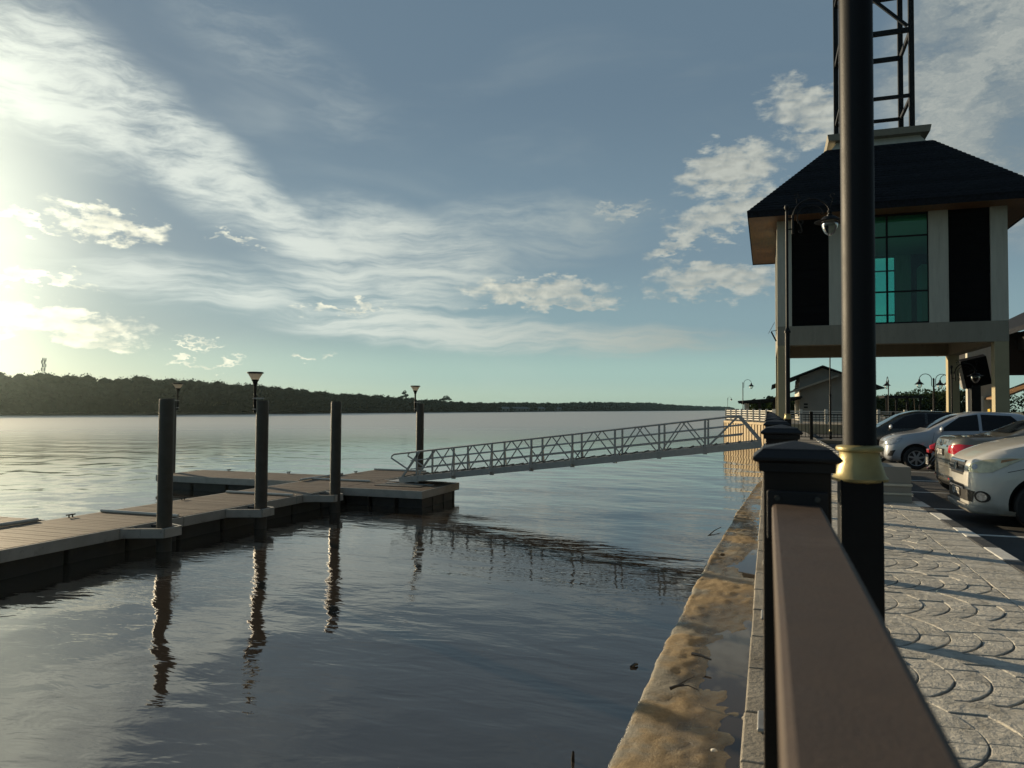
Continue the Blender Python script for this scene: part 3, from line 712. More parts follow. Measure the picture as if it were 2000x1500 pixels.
# ================================================================ foreground railing
rail = thing('promenade_railing', 'dark railing with capped posts and wide brown handrail at the quay edge', 'railing', (.055, 0, 0))
PC = .0   # local x of post centre
posts = [-.09+1.79*k for k in range(0, 11)]
cap_me = MB(); sq(cap_me, [(.0735, 1.252), (.0745, 1.270), (.080, 1.272), (.0855, 1.276), (.0855, 1.281), (.0690, 1.295), (.0665, 1.299), (.0, 1.314)])
cap_me = cap_me.mesh('post_cap', M['cap_dark'])
post_me = MB().bbox(-.066, .066, -.066, .066, .01, 1.256, .006).mesh('post', M['post_dark'])
plate_me = MB().bbox(-.105, .105, -.105, .105, .004, .022, .006).mesh('base_plate', M['galv'])
brk_me = MB().bbox(-.058, .058, -.010, .004, 1.115, 1.214, .003).mesh('bracket', M['cap_dark'])
bolt_me = MB().lathe([(.0055, -.004), (.0055, 0), (.003, .003)], 10, axis='Y').mesh('bolt', M['pile'])
for k, y in enumerate(posts):
    p = piece('post', post_me, rail, (0, y, 0))
    piece('post_cap', cap_me, p, (0, 0, 0)); piece('base_plate', plate_me, p, (0, 0, 0))
    b_ = piece('bracket', brk_me, p, (0, -.068, 0))
    for sx in (-.038, .038): piece('bolt', bolt_me, p, (sx, -.0835, 1.200))
    if k+1 < len(posts):
        a, b = y+.072, posts[k+1]-.084
        MB().bbox(-.0485, .0475, a, b, 1.125, 1.188, .008).build('handrail', M['rail_wood'], rail)
        MB().bbox(-.022, .022, a-.003, b+.012, .62, .67, .004).build('middle_rail', M['post_dark'], rail)
        MB().bbox(-.022, .022, a-.003, b+.012, .88, .92, .004).build('middle_rail', M['post_dark'], rail)

# ================================================================ floating dock
DZ = -.85
dock = thing('floating_dock', 'long low floating dock with plank deck and pale metal edging parallel to the quay', 'dock', (-12.2, 14.0, WZ))
DO = (-12.2, 14.0, WZ)
def dmb(): return MB(DO)
X0, X1 = -13.2, -11.13
def plank_run(x0, x1, y0, y1, parent, oo, along='X'):
    w = .138; gap = .008
    if along == 'X':
        me = MB().bbox(x0+.02, x1-.02, 0, w, DZ-.03, DZ, .004).mesh('deck_plank', M['plank'])
        y = y0+.02
        while y+w <= y1-.01: piece('deck_plank', me, parent, (-oo[0], y-oo[1], -oo[2]+random.uniform(-.002, .002))); y += w+gap
    else:
        me = MB().bbox(0, w, y0+.02, y1-.02, DZ-.03, DZ, .004).mesh('deck_plank', M['plank'])
        x = x0+.02
        while x+w <= x1-.01: piece('deck_plank', me, parent, (x-oo[0], -oo[1], -oo[2]+random.uniform(-.002, .002))); x += w+gap
mods = [(4.6, 8.3), (8.3, 12.1), (12.1, 15.9), (15.9, 19.7), (19.7, 23.5)]
for a, b in mods:
    dmb().box(X0+.03, X1-.03, a+.03, b-.03, DZ-.16, DZ-.031).build('deck_frame', M['float'], dock)
    dmb().bbox(X1-.025, X1+.015, a+.012, b-.012, DZ-.20, DZ-.004, .006).build('edge_fascia', M['fascia'], dock)
    dmb().bbox(X0-.015, X0+.025, a+.012, b-.012, DZ-.20, DZ-.004, .006).build('edge_fascia', M['fascia'], dock)
    n = 3; L = (b-a)/n
    for q in range(n):
        dmb().bbox(X0+.12, X1-.10, a+q*L+.04, a+(q+1)*L-.04, WZ-.35, DZ-.165, .05).build('float', M['float'], dock)
    plank_run(X0+.02, X1-.02, a, b, dock, DO)
    dmb().tube([(X0+.05, b-.12, DZ+.030), (X1-.02, b-.12, DZ+.030)], .032, 10).build('joint_pipe', M['whitewall'], dock, True)
dmb().bbox(X0, X1, 23.5, 23.54, DZ-.2, DZ-.004, .006).build('edge_fascia', M['fascia'], dock)
dmb().tube([(X0-.02, 4.8, DZ+.05), (X0-.02, 10.6, DZ+.035)], .036, 10).build('edge_pipe', M['whitewall'], dock, True)
dmb().tube([(X0+.04, 19.0, DZ+.05), (X0+.04, 21.3, DZ+.035)], .036, 10).build('edge_pipe', M['whitewall'], dock, True)
def cleat(x, y, parent, oo):
    mb = MB(oo); mb.tube([(x-.0, y-.10, DZ+.055), (x, y+.10, DZ+.055)], .014, 6); mb.tube([(x, y-.04, DZ), (x, y-.04, DZ+.055)], .014, 6); mb.tube([(x, y+.04, DZ), (x, y+.04, DZ+.055)], .014, 6)
    mb.build('cleat', M['black_metal'], parent, True)
for y in (11.2, 14.2, 17.2, 22.0): cleat(X0+.12, y, dock, DO)
# pile guides on the quay side
piles_y = [11.05, 13.82, 16.66]
def guide(xe, yc, sgn, parent, oo):
    px = [xe+sgn*.0, xe+sgn*.56]
    pts = [(xe+sgn*.02, yc-.50), (xe+sgn*.34, yc-.34), (xe+sgn*.72, yc-.20), (xe+sgn*.72, yc+.20), (xe+sgn*.34, yc+.34), (xe+sgn*.02, yc+.50)]
    for q in range(5):
        a, b = pts[q], pts[q+1]
        MB(oo).bar((a[0], a[1], DZ-.10), (b[0], b[1], DZ-.10), .05, .17).build('guide_frame', M['fascia'], parent)
    for s in (-1, 1):
        MB(oo).tube([(xe+sgn*.06, yc+s*.19, DZ-.05), (xe+sgn*.66, yc+s*.17, DZ-.05)], .030, 8).build('guide_roller', M['plastic'], parent, True)
for y in piles_y: guide(X1, y, 1, dock, DO)
# landing platform for the gangway
plat = thing('dock_platform', 'wider dock platform under the foot of the gangway', 'dock', (-9.95, 19.3, WZ)); PO = (-9.95, 19.3, WZ)
PX0, PX1, PY0, PY1 = -11.18, -8.7, 18.0, 20.5
MB(PO).box(PX0+.03, PX1-.03, PY0+.03, PY1-.03, DZ-.16, DZ-.032).build('deck_frame', M['float'], plat)
for bb in ((PX0, PX1+.015, PY0-.015, PY0+.025), (PX0, PX1+.015, PY1-.025, PY1+.015)): MB(PO).bbox(*bb, DZ-.21, DZ-.003, .006).build('edge_fascia', M['fascia'], plat)
MB(PO).bbox(PX1-.025, PX1+.016, PY0+.026, PY1-.026, DZ-.21, DZ-.003, .006).build('edge_fascia', M['fascia'], plat)
for q in range(3): MB(PO).bbox(PX0+.1+q*.8, PX0+.82+q*.8, PY0+.14, PY1-.14, WZ-.35, DZ-.166, .05).build('float', M['float'], plat)
for q in range(4): MB(PO).bbox(PX1-.14, PX1-.04, PY0+.1+q*.7, PY0+.2+q*.7, WZ-.3, DZ-.2, .01).build('float_post', M['float'], plat)
plank_run(PX0+.03, PX1-.02, PY0+.02, PY1-.02, plat, PO, 'X')
MB(PO).bbox(-10.55, -9.15, 18.75, 19.25, DZ+.001, DZ+.016, .003).build('rubbing_plate', M['float'], plat)
MB(PO).bbox(-10.5, -9.0, 19.32, 19.42, DZ+.001, DZ+.03, .003).build('wheel_track', M['galv'], plat)
MB(PO).bbox(-10.5, -9.0, 20.2, 20.3, DZ+.001, DZ+.03, .003).build('wheel_track', M['galv'], plat)
# two finger pontoons on the river side
for (fx0, fx1, fy0, fy1, lab) in ((-18.6, -13.24, 19.0, 21.1, 'short finger pontoon reaching out beyond the dock towards a slim pile'),
                                  (-19.5, -13.28, 8.7, 10.8, 'finger pontoon at the left edge behind the pale tube')):
    fo = ((fx0+fx1)/2, (fy0+fy1)/2, WZ); f = thing('finger_pontoon', lab, 'pontoon', fo, 0, 'finger pontoons')
    MB(fo).box(fx0+.03, fx1-.03, fy0+.03, fy1-.03, DZ-.16, DZ-.032).build('deck_frame', M['float'], f)
    for yy in (fy0-.015, fy1-.025): MB(fo).bbox(fx0, fx1, yy, yy+.04, DZ-.2, DZ-.003, .006).build('edge_fascia', M['fascia'], f)
    MB(fo).bbox(fx0-.015, fx0+.025, fy0+.03, fy1-.03, DZ-.2, DZ-.003, .006).build('edge_fascia', M['fascia'], f)
    for q in range(4):
        L = (fx1-fx0)/4; MB(fo).bbox(fx0+q*L+.04, fx0+(q+1)*L-.04, fy0+.1, fy1-.1, WZ-.35, DZ-.166, .05).build('float', M['float'], f)
    plank_run(fx0, fx1, fy0, fy1, f, fo, 'Y')
    cleat(fx0+1.2, fy1-.12, f, fo); cleat(fx0+3.6, fy1-.12, f, fo)
# piles
pile_me = MB().lathe([(.134, -2.2), (.134, 2.81), (.129, 2.815)], 36).mesh('pile_shaft', M['pile'], True)
pd = [(-10.60, 11.05, 'thick round pile nearest to the camera, left of the other dock piles', 4), (-10.59, 13.82, 'round dock pile with a lamp on its left side, second from the left', 4),
      (-10.50, 16.66, 'round dock pile without a lamp just left of the gangway foot', 4), (-11.62, 23.85, 'round dock pile behind the foot of the gangway', 4),
      (-18.95, 20.0, 'slim looking pile at the outer end of the finger pontoon, half behind the nearest pile', 4)]
for x, y, lab, n in pd:
    t = thing('dock_pile', lab, 'pile', (x, y, WZ), R(random.uniform(-2, 2)), 'round steel piles holding the dock')
    piece('pile_shaft', pile_me, t)
    MB().lathe([(.120, 2.815), (.120, 2.826), (.0, 2.828)], 30).build('top_plate', M['pile'], t)
# lamps strapped to three of the piles
def make_dock_lamp():
    root = thing('dock_lamp', 'x', 'lamp')
    MB().lathe([(.030, 0), (.030, .62), (.034, .63), (.034, .66)], 12).build('pole', M['black_metal'], root, True)
    MB().lathe([(.03, .60), (.05, .64), (.055, .68), (.08, .715), (.085, .73)], 16).build('lamp_socket', M['black_metal'], root, True)
    MB().lathe([(.075, .728), (.155, .860), (.10, .862)], 20).build('diffuser', M['opal'], root, True)
    MB().lathe([(.158, .866), (.178, .868), (.180, .890), (.15, .902), (.0, .905)], 24).build('solar_cap', M['black_metal'], root, True)
    MB().bbox(-.04, .20, -.03, .03, .06, .09, .004).build('strap', M['galv'], root)
    MB().bbox(-.04, .20, -.03, .03, .30, .33, .004).build('strap', M['galv'], root)
    return root
dl0 = make_dock_lamp()
for i, (x, y, rz, lab) in enumerate([(-10.755, 13.765, .34, 'flared solar lamp above the second dock pile, standing clear of the trees'), (-11.79, 23.79, .34, 'flared solar lamp on the pile behind the gangway foot'), (-18.785, 20.056, .34+math.pi, 'flared solar lamp on the outer finger pile, seen against the dark trees')]):
    a = dl0 if i == 0 else copy_tree(dl0); a.location = (x, y, 1.235); a.rotation_euler = (0, 0, rz); tag(a, lab, 'lamp', 'solar lamps on the dock piles')

# ================================================================ gangway
gx0, gx1, gz0, gz1 = -10.15, -.16, -.73, .53
gw = thing('gangway', 'grey metal truss gangway sloping from the quay down to the dock platform', 'gangway', (-9.9, 20.05, DZ)); GO = (-9.9, 20.05, DZ)
def gp(x, y, dz): return (x, y, gz0+(gz1-gz0)*(x-gx0)/(gx1-gx0)+dz)
RH = .75
NP = 8; xs = [gx0+.55+(gx1-gx0-.75)*k/NP for k in range(NP+1)]
for s, y in ((-1, 19.52), (1, 20.58)):
    MB(GO).bar(gp(gx0, y, -.02), gp(gx1, y, -.02), .07, .17).build('bottom_chord', M['alu'], gw)
    MB(GO).tube([gp(gx0+.28, y, .26), gp(gx0-.28, y, RH-.10), gp(gx0-.25, y, RH-.03), gp(gx0-.18, y, RH), gp(xs[-1]-.35, y, RH)], .024, 8).build('handrail', M['alu'], gw, True)
    for dz in (.27, .51):
        MB(GO).tube([gp(gx0+.35, y, dz), gp(gx1-.45, y, dz)], .017, 6).build('middle_rail', M['alu'], gw, True)
    MB(GO).bar(gp(gx0+.08, y, .05), gp(gx0+.62, y, RH-.02), .045, .06).build('brace', M['alu'], gw)
    MB(GO).bar(gp(xs[-1]-.35, y, RH), gp(gx1-.02, y, .05), .05, .06).build('brace', M['alu'], gw)
    for k in range(NP+1):
        if k < NP:
            MB(GO).bar(gp(xs[k], y, .06), gp(xs[k], y, RH-.01), .045, .05).build('upright', M['alu'], gw)
            MB(GO).box(xs[k]-.05, xs[k]+.05, y-.045, y+.045, gp(xs[k], y, 0)[2]-.13, gp(xs[k], y, 0)[2]+.05).build('gusset', M['alu'], gw)
            mid = (xs[k]+xs[k+1])/2 if k < NP-1 else xs[-1]-.35
            MB(GO).bar(gp(xs[k]+.06, y, .06), gp(mid-.03, y, RH-.02), .026, .03).build('brace', M['alu'], gw)
            if k < NP-1: MB(GO).bar(gp(xs[k+1]-.06, y, .06), gp(mid+.03, y, RH-.02), .026, .03).build('brace', M['alu'], gw)
            if k in (1, 2, 3, 4):
                MB(GO).bar((xs[k], y+s*.20, gp(xs[k], y, -.03)[2]), gp(xs[k], y+s*.02, RH-.15), .022, .03).build('outrigger', M['alu'], gw)
                MB(GO).bar((xs[k], y, gp(xs[k], y, -.06)[2]), (xs[k], y+s*.21, gp(xs[k], y, -.06)[2]), .04, .05).build('outrigger', M['alu'], gw)
tread = MB().bbox(-.145, .145, -.50, .50, 0, .022, .003).mesh('tread', M['float'])
cle = MB().box(-.02, .02, -.50, .50, .022, .045).mesh('tread_cleat', M['float'])
x = gx0+.15; ang = -math.atan2(gz1-gz0, gx1-gx0)
while x < gx1-.1:
    p = gp(x, 20.05, .045); t_ = piece('tread', tread, gw, (p[0]-GO[0], 0, p[2]-GO[2])); t_.rotation_euler = (0, ang, 0)
    c_ = piece('tread_cleat', cle, t_, (0, 0, 0)); x += .30
MB(GO).bbox(gx0-.45, gx0+.15, 19.6, 20.5, DZ+.035, DZ+.05, .003).build('toe_plate', M['galv'], gw)
MB(GO).tube([(gx0+.05, 19.55, DZ+.09), (gx0+.05, 20.55, DZ+.09)], .06, 12).build('roller', M['plastic'], gw, True)
lb = thing('gangway_landing', 'dark concrete step block where the gangway meets the quay', 'step', (.1, 20.05, 0))
MB().bbox(-.20, .5, -.75, .75, 0.006, .49, .01).build('block', M['concrete'], lb)
# ================================================================ parked cars
def pchip(xs, ys, x):
    """smooth monotone-ish interpolation (Catmull-Rom on uneven knots)"""
    xs = np.array(xs, float); ys = np.array(ys, float); x = np.atleast_1d(np.array(x, float))
    d = np.diff(ys)/np.diff(xs); m = np.empty_like(ys); m[0] = d[0]; m[-1] = d[-1]
    for i in range(1, len(xs)-1):
        if d[i-1]*d[i] <= 0: m[i] = 0
        else: w1 = 2*(xs[i+1]-xs[i])+(xs[i]-xs[i-1]); w2 = (xs[i+1]-xs[i])+2*(xs[i]-xs[i-1]); m[i] = (w1+w2)/(w1/d[i-1]+w2/d[i])
    k = np.clip(np.searchsorted(xs, x)-1, 0, len(xs)-2); h = xs[k+1]-xs[k]; t = np.clip((x-xs[k])/h, 0, 1)
    return (1+2*t)*(1-t)**2*ys[k] + t*(1-t)**2*h*m[k] + t*t*(3-2*t)*ys[k+1] + t*t*(t-1)*h*m[k+1]
def paint(name, col, metal=0.55, rough=0.32):
    m = bpy.data.materials.new(name); m.use_nodes = True; T = NT(m.node_tree)
    co = T.n('ShaderNodeTexCoord').outputs['Object']
    fl = T.noise(co, 900, 1, .5); dust = T.noise(co, 3.2, 6, .65)
    sz = T.n('ShaderNodeSeparateXYZ'); T.link(co, sz.inputs[0])
    c = T.mix(T.m('MULTIPLY', T.ss(fl, .4, .7), .25), c3(*col), c3(*[min(1, q*1.5) for q in col]))
    low = T.ss(sz.outputs[2], .15, .55, .55, .06)
    c = T.mix(T.m('MULTIPLY', T.ss(dust, .35, .75), low), c, c3(.20, .17, .13))
    b = T.n('ShaderNodeBsdfPrincipled'); T.link(c, b.inputs['Base Color']); b.inputs['Metallic'].default_value = metal
    T.put(b.inputs['Roughness'], T.lin(dust, .3, .8, rough, rough+.18)); b.inputs['Coat Weight'].default_value = .9; b.inputs['Coat Roughness'].default_value = .06
    o = T.n('ShaderNodeOutputMaterial'); T.link(b.outputs[0], o.inputs[0]); return m
class Car:
    def __init__(s, name, label, L, Wd, top, belt, wheel_r, ax, paint_m, loc, rz, bot=None, plan=None, glass_x=None):
        s.L, s.W = L, Wd/2; s.pm = paint_m
        s.root = thing(name, label, 'car', loc, rz, 'cars parked along the kerb')
        s.top = top; s.belt = belt; s.ax = ax; s.wr = wheel_r
        s.bot = bot or [(0, .30), (.10, .22), (.5, .19), (L-.6, .20), (L-.1, .27), (L, .36)]
        s.plan = plan or [(0, .56), (.03, .70), (.09, .80), (.20, .885), (.38, .945), (.75, .985), (1.4, 1.0), (L-1.2, 1.0), (L-.5, .965), (L-.18, .88), (L-.06, .77), (L-.015, .66), (L, .56)]
        s.body()
    def sect(s, x):
        zt = float(pchip(*zip(*s.top), x)[0]); zb = float(pchip(*zip(*s.bot), x)[0]); zl = min(float(pchip(*zip(*s.belt), x)[0]), zt-.035)
        w = s.W*float(pchip(*zip(*s.plan), x)[0]); k = min(1, max(0, (zt-zl-.05)/.40))
        wt = w*(.93-.21*k)
        hgt = zl-zb
        pts = [(0, zb), (.55*w, zb), (.86*w, zb+.01), (.955*w, zb+.06), (.985*w, zb+.28*hgt), (1.0*w, zb+.55*hgt), (.995*w, zb+.80*hgt), (.965*w, zl),
               ((.955*w+wt)/2+.012, zl+(zt-zl)*.50), (wt, zt-.055*k-.012), (wt*.86, zt-.022*k-.005), (wt*.5, zt-.004), (0, zt)]
        return pts
    def body(s):
        # dense stations towards both ends
        t = np.linspace(0, 1, 74); xs = s.L*(t-.092*np.sin(2*np.pi*t)*1.0)
        xs = np.clip(xs, 0, s.L); NR = 34; vs = []; fs = []
        for x in xs:
            p = np.array(s.sect(float(x))); u = np.concatenate([[0], np.cumsum(np.sqrt((np.diff(p, axis=0)**2).sum(1)))])
            u = u/u[-1]; q = np.linspace(0, 1, NR)
            yy = pchip(u, p[:, 0], q); zz = pchip(u, p[:, 1], q)
            ring = [(float(x), float(a), float(b)) for a, b in zip(yy, zz)] + [(float(x), -float(a), float(b)) for a, b in list(zip(yy, zz))[-2:0:-1]]
            vs += ring
        n = 2*NR-2
        for i in range(len(xs)-1):
            for k in range(n): fs.append((i*n+k, (i+1)*n+k, (i+1)*n+(k+1) % n, i*n+(k+1) % n))
        # end caps as strips between the two halves
        for base, flip in ((0, False), ((len(xs)-1)*n, True)):
            for k in range(NR-1):
                a, b = base+k, base+k+1; c, d = base+(n-k-1) % n if k+1 < NR-1 else base+k+1, base+(n-k) % n
                q = [a, b, c, d] if k > 0 else [a, b, c]
                q = list(dict.fromkeys(q))
                if len(q) >= 3: fs.append(tuple(q if not flip else q[::-1]))
        me = bpy.data.meshes.new('body'); me.from_pydata(vs, [], fs); me.materials.append(s.pm); me.materials.append(M['plastic']); me.validate()
        bm = bmesh.new(); bm.from_mesh(me); bmesh.ops.recalc_face_normals(bm, faces=bm.faces); bm.to_mesh(me)
        s.bvh = BVHTree.FromBMesh(bm); bm.free()
        o = bpy.data.objects.new('body', me); COL.objects.link(o)
        cut = MB()
        for ax in s.ax:
            for sg in (-1, 1):
                y0 = sg*(s.W-.26); y1 = sg*(s.W+.2)
                cut.lathe([(s.wr+.062, min(y0, y1)), (s.wr+.062, max(y0, y1))], 40, (ax, 0, s.wr+.02), axis='Y')
        cm = cut.mesh('cutter', [s.pm, M['plastic']]); cm.polygons.foreach_set('material_index', [1]*len(cm.polygons))
        bm = bmesh.new(); bm.from_mesh(cm); bmesh.ops.recalc_face_normals(bm, faces=bm.faces); bm.to_mesh(cm); bm.free()
        co = bpy.data.objects.new('cutter', cm); COL.objects.link(co)
        md = o.modifiers.new('b', 'BOOLEAN'); md.operation = 'DIFFERENCE'; md.object = co; md.solver = 'EXACT'
        dg = bpy.context.evaluated_depsgraph_get(); nm = bpy.data.meshes.new_from_object(o.evaluated_get(dg))
        bpy.data.objects.remove(o); bpy.data.objects.remove(co)
        smooth_mesh(nm, 32); s.bo = link('body', nm, s.root)
        for ax in s.ax:
            for sg in (-1, 1): s.wheel(ax, sg)
        MB().box(.35, s.L-.35, -s.W+.3, s.W-.3, .17, .30).build('underbody', M['plastic'], s.root)
    def wheel(s, ax, sg):
        r = s.wr; yo = sg*(s.W-.015); g = -sg
        t = MB(); prof = [(r*.62, 0), (r*.66, 0), (r*.90, .0), (r*.97, .018), (r, .045), (r, .15), (r*.97, .175), (r*.62, .18)]
        t.lathe([(a, g*b) for a, b in prof], 36, (ax, yo, r), axis='Y')
        wh = t.build('wheel', M['tyre'], s.root, 30)
        m = MB(); m.lathe([(r*.665, .002*g), (r*.66, -.006*g), (r*.63, -.004*g), (r*.60, .03*g), (r*.60, .12*g), (.02, .125*g)], 36, (ax, yo, r), axis='Y')
        m.build('rim', M['rim'] if False else M['plastic'], wh, 30)
        d = MB(); d.lathe([(r*.67, .004*g), (r*.66, -.010*g), (r*.61, -.006*g), (r*.605, .03*g)], 36, (ax, yo, r), axis='Y')
        for k in range(7):
            a = 2*math.pi*k/7+.2
            for da, wdt in ((0, .048),):
                p = Vector((ax+.03*math.cos(a), yo+g*.004, r+.03*math.sin(a))); q = Vector((ax+r*.63*math.cos(a), yo+g*.008, r+r*.63*math.sin(a)))
                d.bar(p, q, wdt, .022, up=(0, 1, 0))
        d.lathe([(.001, -.004*g), (.045, -.002*g), (.05, .02*g)], 16, (ax, yo, r), axis='Y')
        d.build('spokes', M['rim'], wh, 30)
    def patch(s, name, poly, view, m, off=.006, parent=None, res=.05, thick=.0):
        """lay a panel on the body: poly in the plane across 'view' (dir looking at the car), coordinates (u, z)"""
        d = Vector(view).normalized(); ua = Vector((0, 0, 1)).cross(d).normalized()*-1
        # u axis: horizontal, to the right as seen by that viewer
        ua = d.cross(Vector((0, 0, 1))).normalized(); va = ua.cross(d).normalized()
        bm = bmesh.new(); fv = [bm.verts.new((p[0], p[1], 0)) for p in poly]; bm.faces.new(fv)
        bmesh.ops.triangulate(bm, faces=bm.faces)
        for _ in range(7):
            long = [e for e in bm.edges if e.calc_length() > res]
            if not long: break
            bmesh.ops.subdivide_edges(bm, edges=long, cuts=1, use_grid_fill=False); bmesh.ops.triangulate(bm, faces=bm.faces)
        bad = []
        for v in bm.verts:
            o = ua*v.co.x + va*v.co.y - d*8 + Vector((s.L/2, 0, 0))*0
            hit, nrm, idx, dist = s.bvh.ray_cast(o, d)
            if hit is None:
                hit, nrm, idx, dist = s.bvh.find_nearest(o+d*8+Vector((s.L/2 if abs(d.x) < .5 else 0, 0, 0))*0)
            if nrm.dot(d) > 0: nrm = -nrm
            v.co = hit + nrm*off
        bm.normal_update()
        for f in bm.faces:
            if f.normal.dot(d) > 0: f.normal_flip()
        me = bpy.data.meshes.new(name); bm.to_mesh(me); bm.free(); me.materials.append(m)
        me.polygons.foreach_set('use_smooth', [True]*len(me.polygons))
        return link(name, me, parent or s.root)
    def front(s, name, poly, m, off=.006, parent=None, yaw=0, res=.05):
        a = R(yaw); return s.patch(name, poly, (math.cos(a), math.sin(a), 0), m, off, parent, res)
    def rear(s, name, poly, m, off=.006, parent=None, yaw=0, res=.05):
        a = R(yaw); return s.patch(name, poly, (-math.cos(a), math.sin(a), 0), m, off, parent, res)
    def both(s, name, poly, m, off=.006, res=.06):
        """side panel given as (x, z); laid on both flanks"""
        o1 = s.patch(name, poly, (0, 1, 0), m, off, None, res)          # seen from -y: u = x
        o2 = s.patch(name, [(-x, z) for x, z in poly], (0, -1, 0), m, off, None, res)
        return o1
    def seam(s, pts, w=.008):
        for sg in (-1, 1):
            for (a, b) in zip(pts[:-1], pts[1:]):
                dx, dz = b[0]-a[0], b[1]-a[1]; l = math.hypot(dx, dz); nx, nz = -dz/l*w/2, dx/l*w/2
                poly = [(a[0]-nx, a[1]-nz), (b[0]-nx, b[1]-nz), (b[0]+nx, b[1]+nz), (a[0]+nx, a[1]+nz)]
                if sg < 0: s.patch('panel_gap', poly, (0, 1, 0), M['plastic'], .002, s.bo, .12)
                else: s.patch('panel_gap', [(-x, z) for x, z in poly], (0, -1, 0), M['plastic'], .002, s.bo, .12)
    def mirror(s, x, z, m=None):
        for sg in (-1, 1):
            mb = MB(); y = sg*(s.W*.93); c = Vector((x, y+sg*.13, z+.05))
            bm = bmesh.new(); bmesh.ops.create_uvsphere(bm, u_segments=14, v_segments=9, radius=1)
            for v in bm.verts: v.co = Vector((v.co.x*.065 if v.co.x < 0 else v.co.x*.03, v.co.y*.105, v.co.z*.072))+c
            mb.add([v.co[:] for v in bm.verts], [[q.index for q in f.verts] for f in bm.faces]); bm.free()
            mb.bar((x, y-sg*.03, z-.01), (x, y+sg*.10, z+.02), .03, .03)
            mb.build('mirror', m or s.pm, s.root, True)
    def plate(s, text, end, z, w=.36, h=.115, y=0.0):
        if end == 'front':
            hit = s.bvh.ray_cast(Vector((-2, y, z)), Vector((1, 0, 0)))[0]; x = (hit.x if hit else 0)-.02
        else:
            hit = s.bvh.ray_cast(Vector((s.L+2, y, z)), Vector((-1, 0, 0)))[0]; x = (hit.x if hit else s.L)+.02
        sg = -1 if end == 'front' else 1
        p = MB().bbox(min(x, x-sg*.012), max(x, x-sg*.012), y-w/2, y+w/2, z-h/2, z+h/2, .003).build('number_plate', M['plastic'], s.root)
        cu = bpy.data.curves.new('plate_text', 'FONT'); cu.body = text; cu.size = h*1.0; cu.align_x = 'CENTER'; cu.align_y = 'CENTER'; cu.extrude = .001
        to = bpy.data.objects.new('t', cu); COL.objects.link(to); dg = bpy.context.evaluated_depsgraph_get(); dg.update()
        me = bpy.data.meshes.new_from_object(to.evaluated_get(dg)); bpy.data.objects.remove(to); me.materials.append(M['kerb_white'])
        o = link('plate_text', me, p); o.location = (x+sg*.002, y, z)
        o.rotation_euler = (math.pi/2, 0, -math.pi/2 if end == 'front' else math.pi/2)
def mir(poly): return [(-x, z) for x, z in poly][::-1]
GZ = -.15
silver = paint('silver_paint', (.60, .59, .555), .18, .30); silver2 = paint('silver_blue_paint', (.40, .43, .48), .25, .28)
bronze = paint('bronze_grey_paint', (.14, .135, .115), .35, .24); dark = paint('dark_green_black_paint', (.012, .017, .018), .2, .2); redp = paint('red_paint', (.36, .012, .02), .2, .3)

# -- nearest: silver people carrier, nose to the kerb
L = 4.4
c1 = Car('parked_car', 'silver people carrier nearest to the camera, nose towards the kerb, yellowed headlamp', L, 1.72,
         [(0, .80), (.02, .85), (.07, .90), (.25, 1.00), (.6, 1.115), (1.05, 1.21), (1.5, 1.43), (1.95, 1.60), (2.4, 1.67), (3.4, 1.66), (4.0, 1.58), (4.28, 1.25), (4.4, .95)],
         [(0, .66), (.3, .80), (1.0, .98), (2.5, 1.03), (4.0, 1.06), (4.4, .9)], .315, (.78, 3.45), silver, (2.50, 11.92, GZ), 0,
         bot=[(0, .24), (.06, .20), (.5, .19), (L-.6, .20), (L-.1, .27), (L, .36)])
c1.patch('windscreen', [(-.62, .30), (.62, .30), (.52, .78), (-.52, .78)], (math.cos(R(-38)), 0, math.sin(R(-38))), M['car_glass'], .006) if False else None
c1.both('side_window', [(1.30, 1.06), (1.95, 1.53), (2.35, 1.59), (2.35, 1.08)], M['car_glass'])
c1.both('side_window', [(2.42, 1.08), (2.42, 1.59), (3.2, 1.58), (3.2, 1.09)], M['car_glass'])
c1.both('side_window', [(3.27, 1.09), (3.27, 1.57), (3.75, 1.52), (4.02, 1.10)], M['car_glass'])
c1.front('windscreen', [(-.60, 1.20), (.60, 1.20), (.50, 1.56), (-.50, 1.56)], M['car_glass'])
g = c1.front('grille', [(-.33, .66), (.33, .66), (.40, .74), (.42, .86), (-.42, .86), (-.40, .74)], M['plastic'], .004)
for z in (.70, .765, .83): c1.front('grille_bar', [(-.39, z), (.39, z), (.39, z+.022), (-.39, z+.022)], M['chrome'], .014, g)
c1.front('badge', [(-.075+.075*(1-math.cos(t))*1.0, .765+.055*math.sin(t)) for t in np.linspace(0, 2*math.pi, 17)[:-1]], M['chrome'], .024, g, 0, .2)
hl = [(-.10, .74), (.04, .70), (.16, .74), (.34, .86), (.30, .905), (.10, .895), (-.06, .85)]
for sg in (-1, 1):
    vw = (math.cos(R(40*sg)), math.sin(R(40*sg)), 0)
    hp = lambda pts: [(sg*p-sg*0.0, z) for p, z in pts][::sg]
    h_ = c1.patch('headlamp', hp([(.40, .725), (.60, .715), (.74, .735), (.93, .875), (1.00, .925), (.84, .920), (.62, .885), (.47, .825)]), vw, M['amber_lens'], .010, None, .03)
    c1.patch('reflector', hp([(.53+.040*math.cos(t), .790+.036*math.sin(t)) for t in np.linspace(0, 2*math.pi, 13)[:-1]]), vw, M['head_lens'], .014, h_, .2)
    c1.patch('indicator', hp([(.80, .855), (.88, .885), (.95, .912), (.87, .908), (.80, .89)]), vw, mat('amber_indicator', (.42, .20, .06), .15, var=.1, coat=1.0), .015, h_, .05)
lo = c1.front('lower_intake', [(-.62, .33), (.62, .33), (.66, .47), (.44, .49), (.36, .535), (-.36, .535), (-.44, .49), (-.66, .47)], M['plastic'], .006)
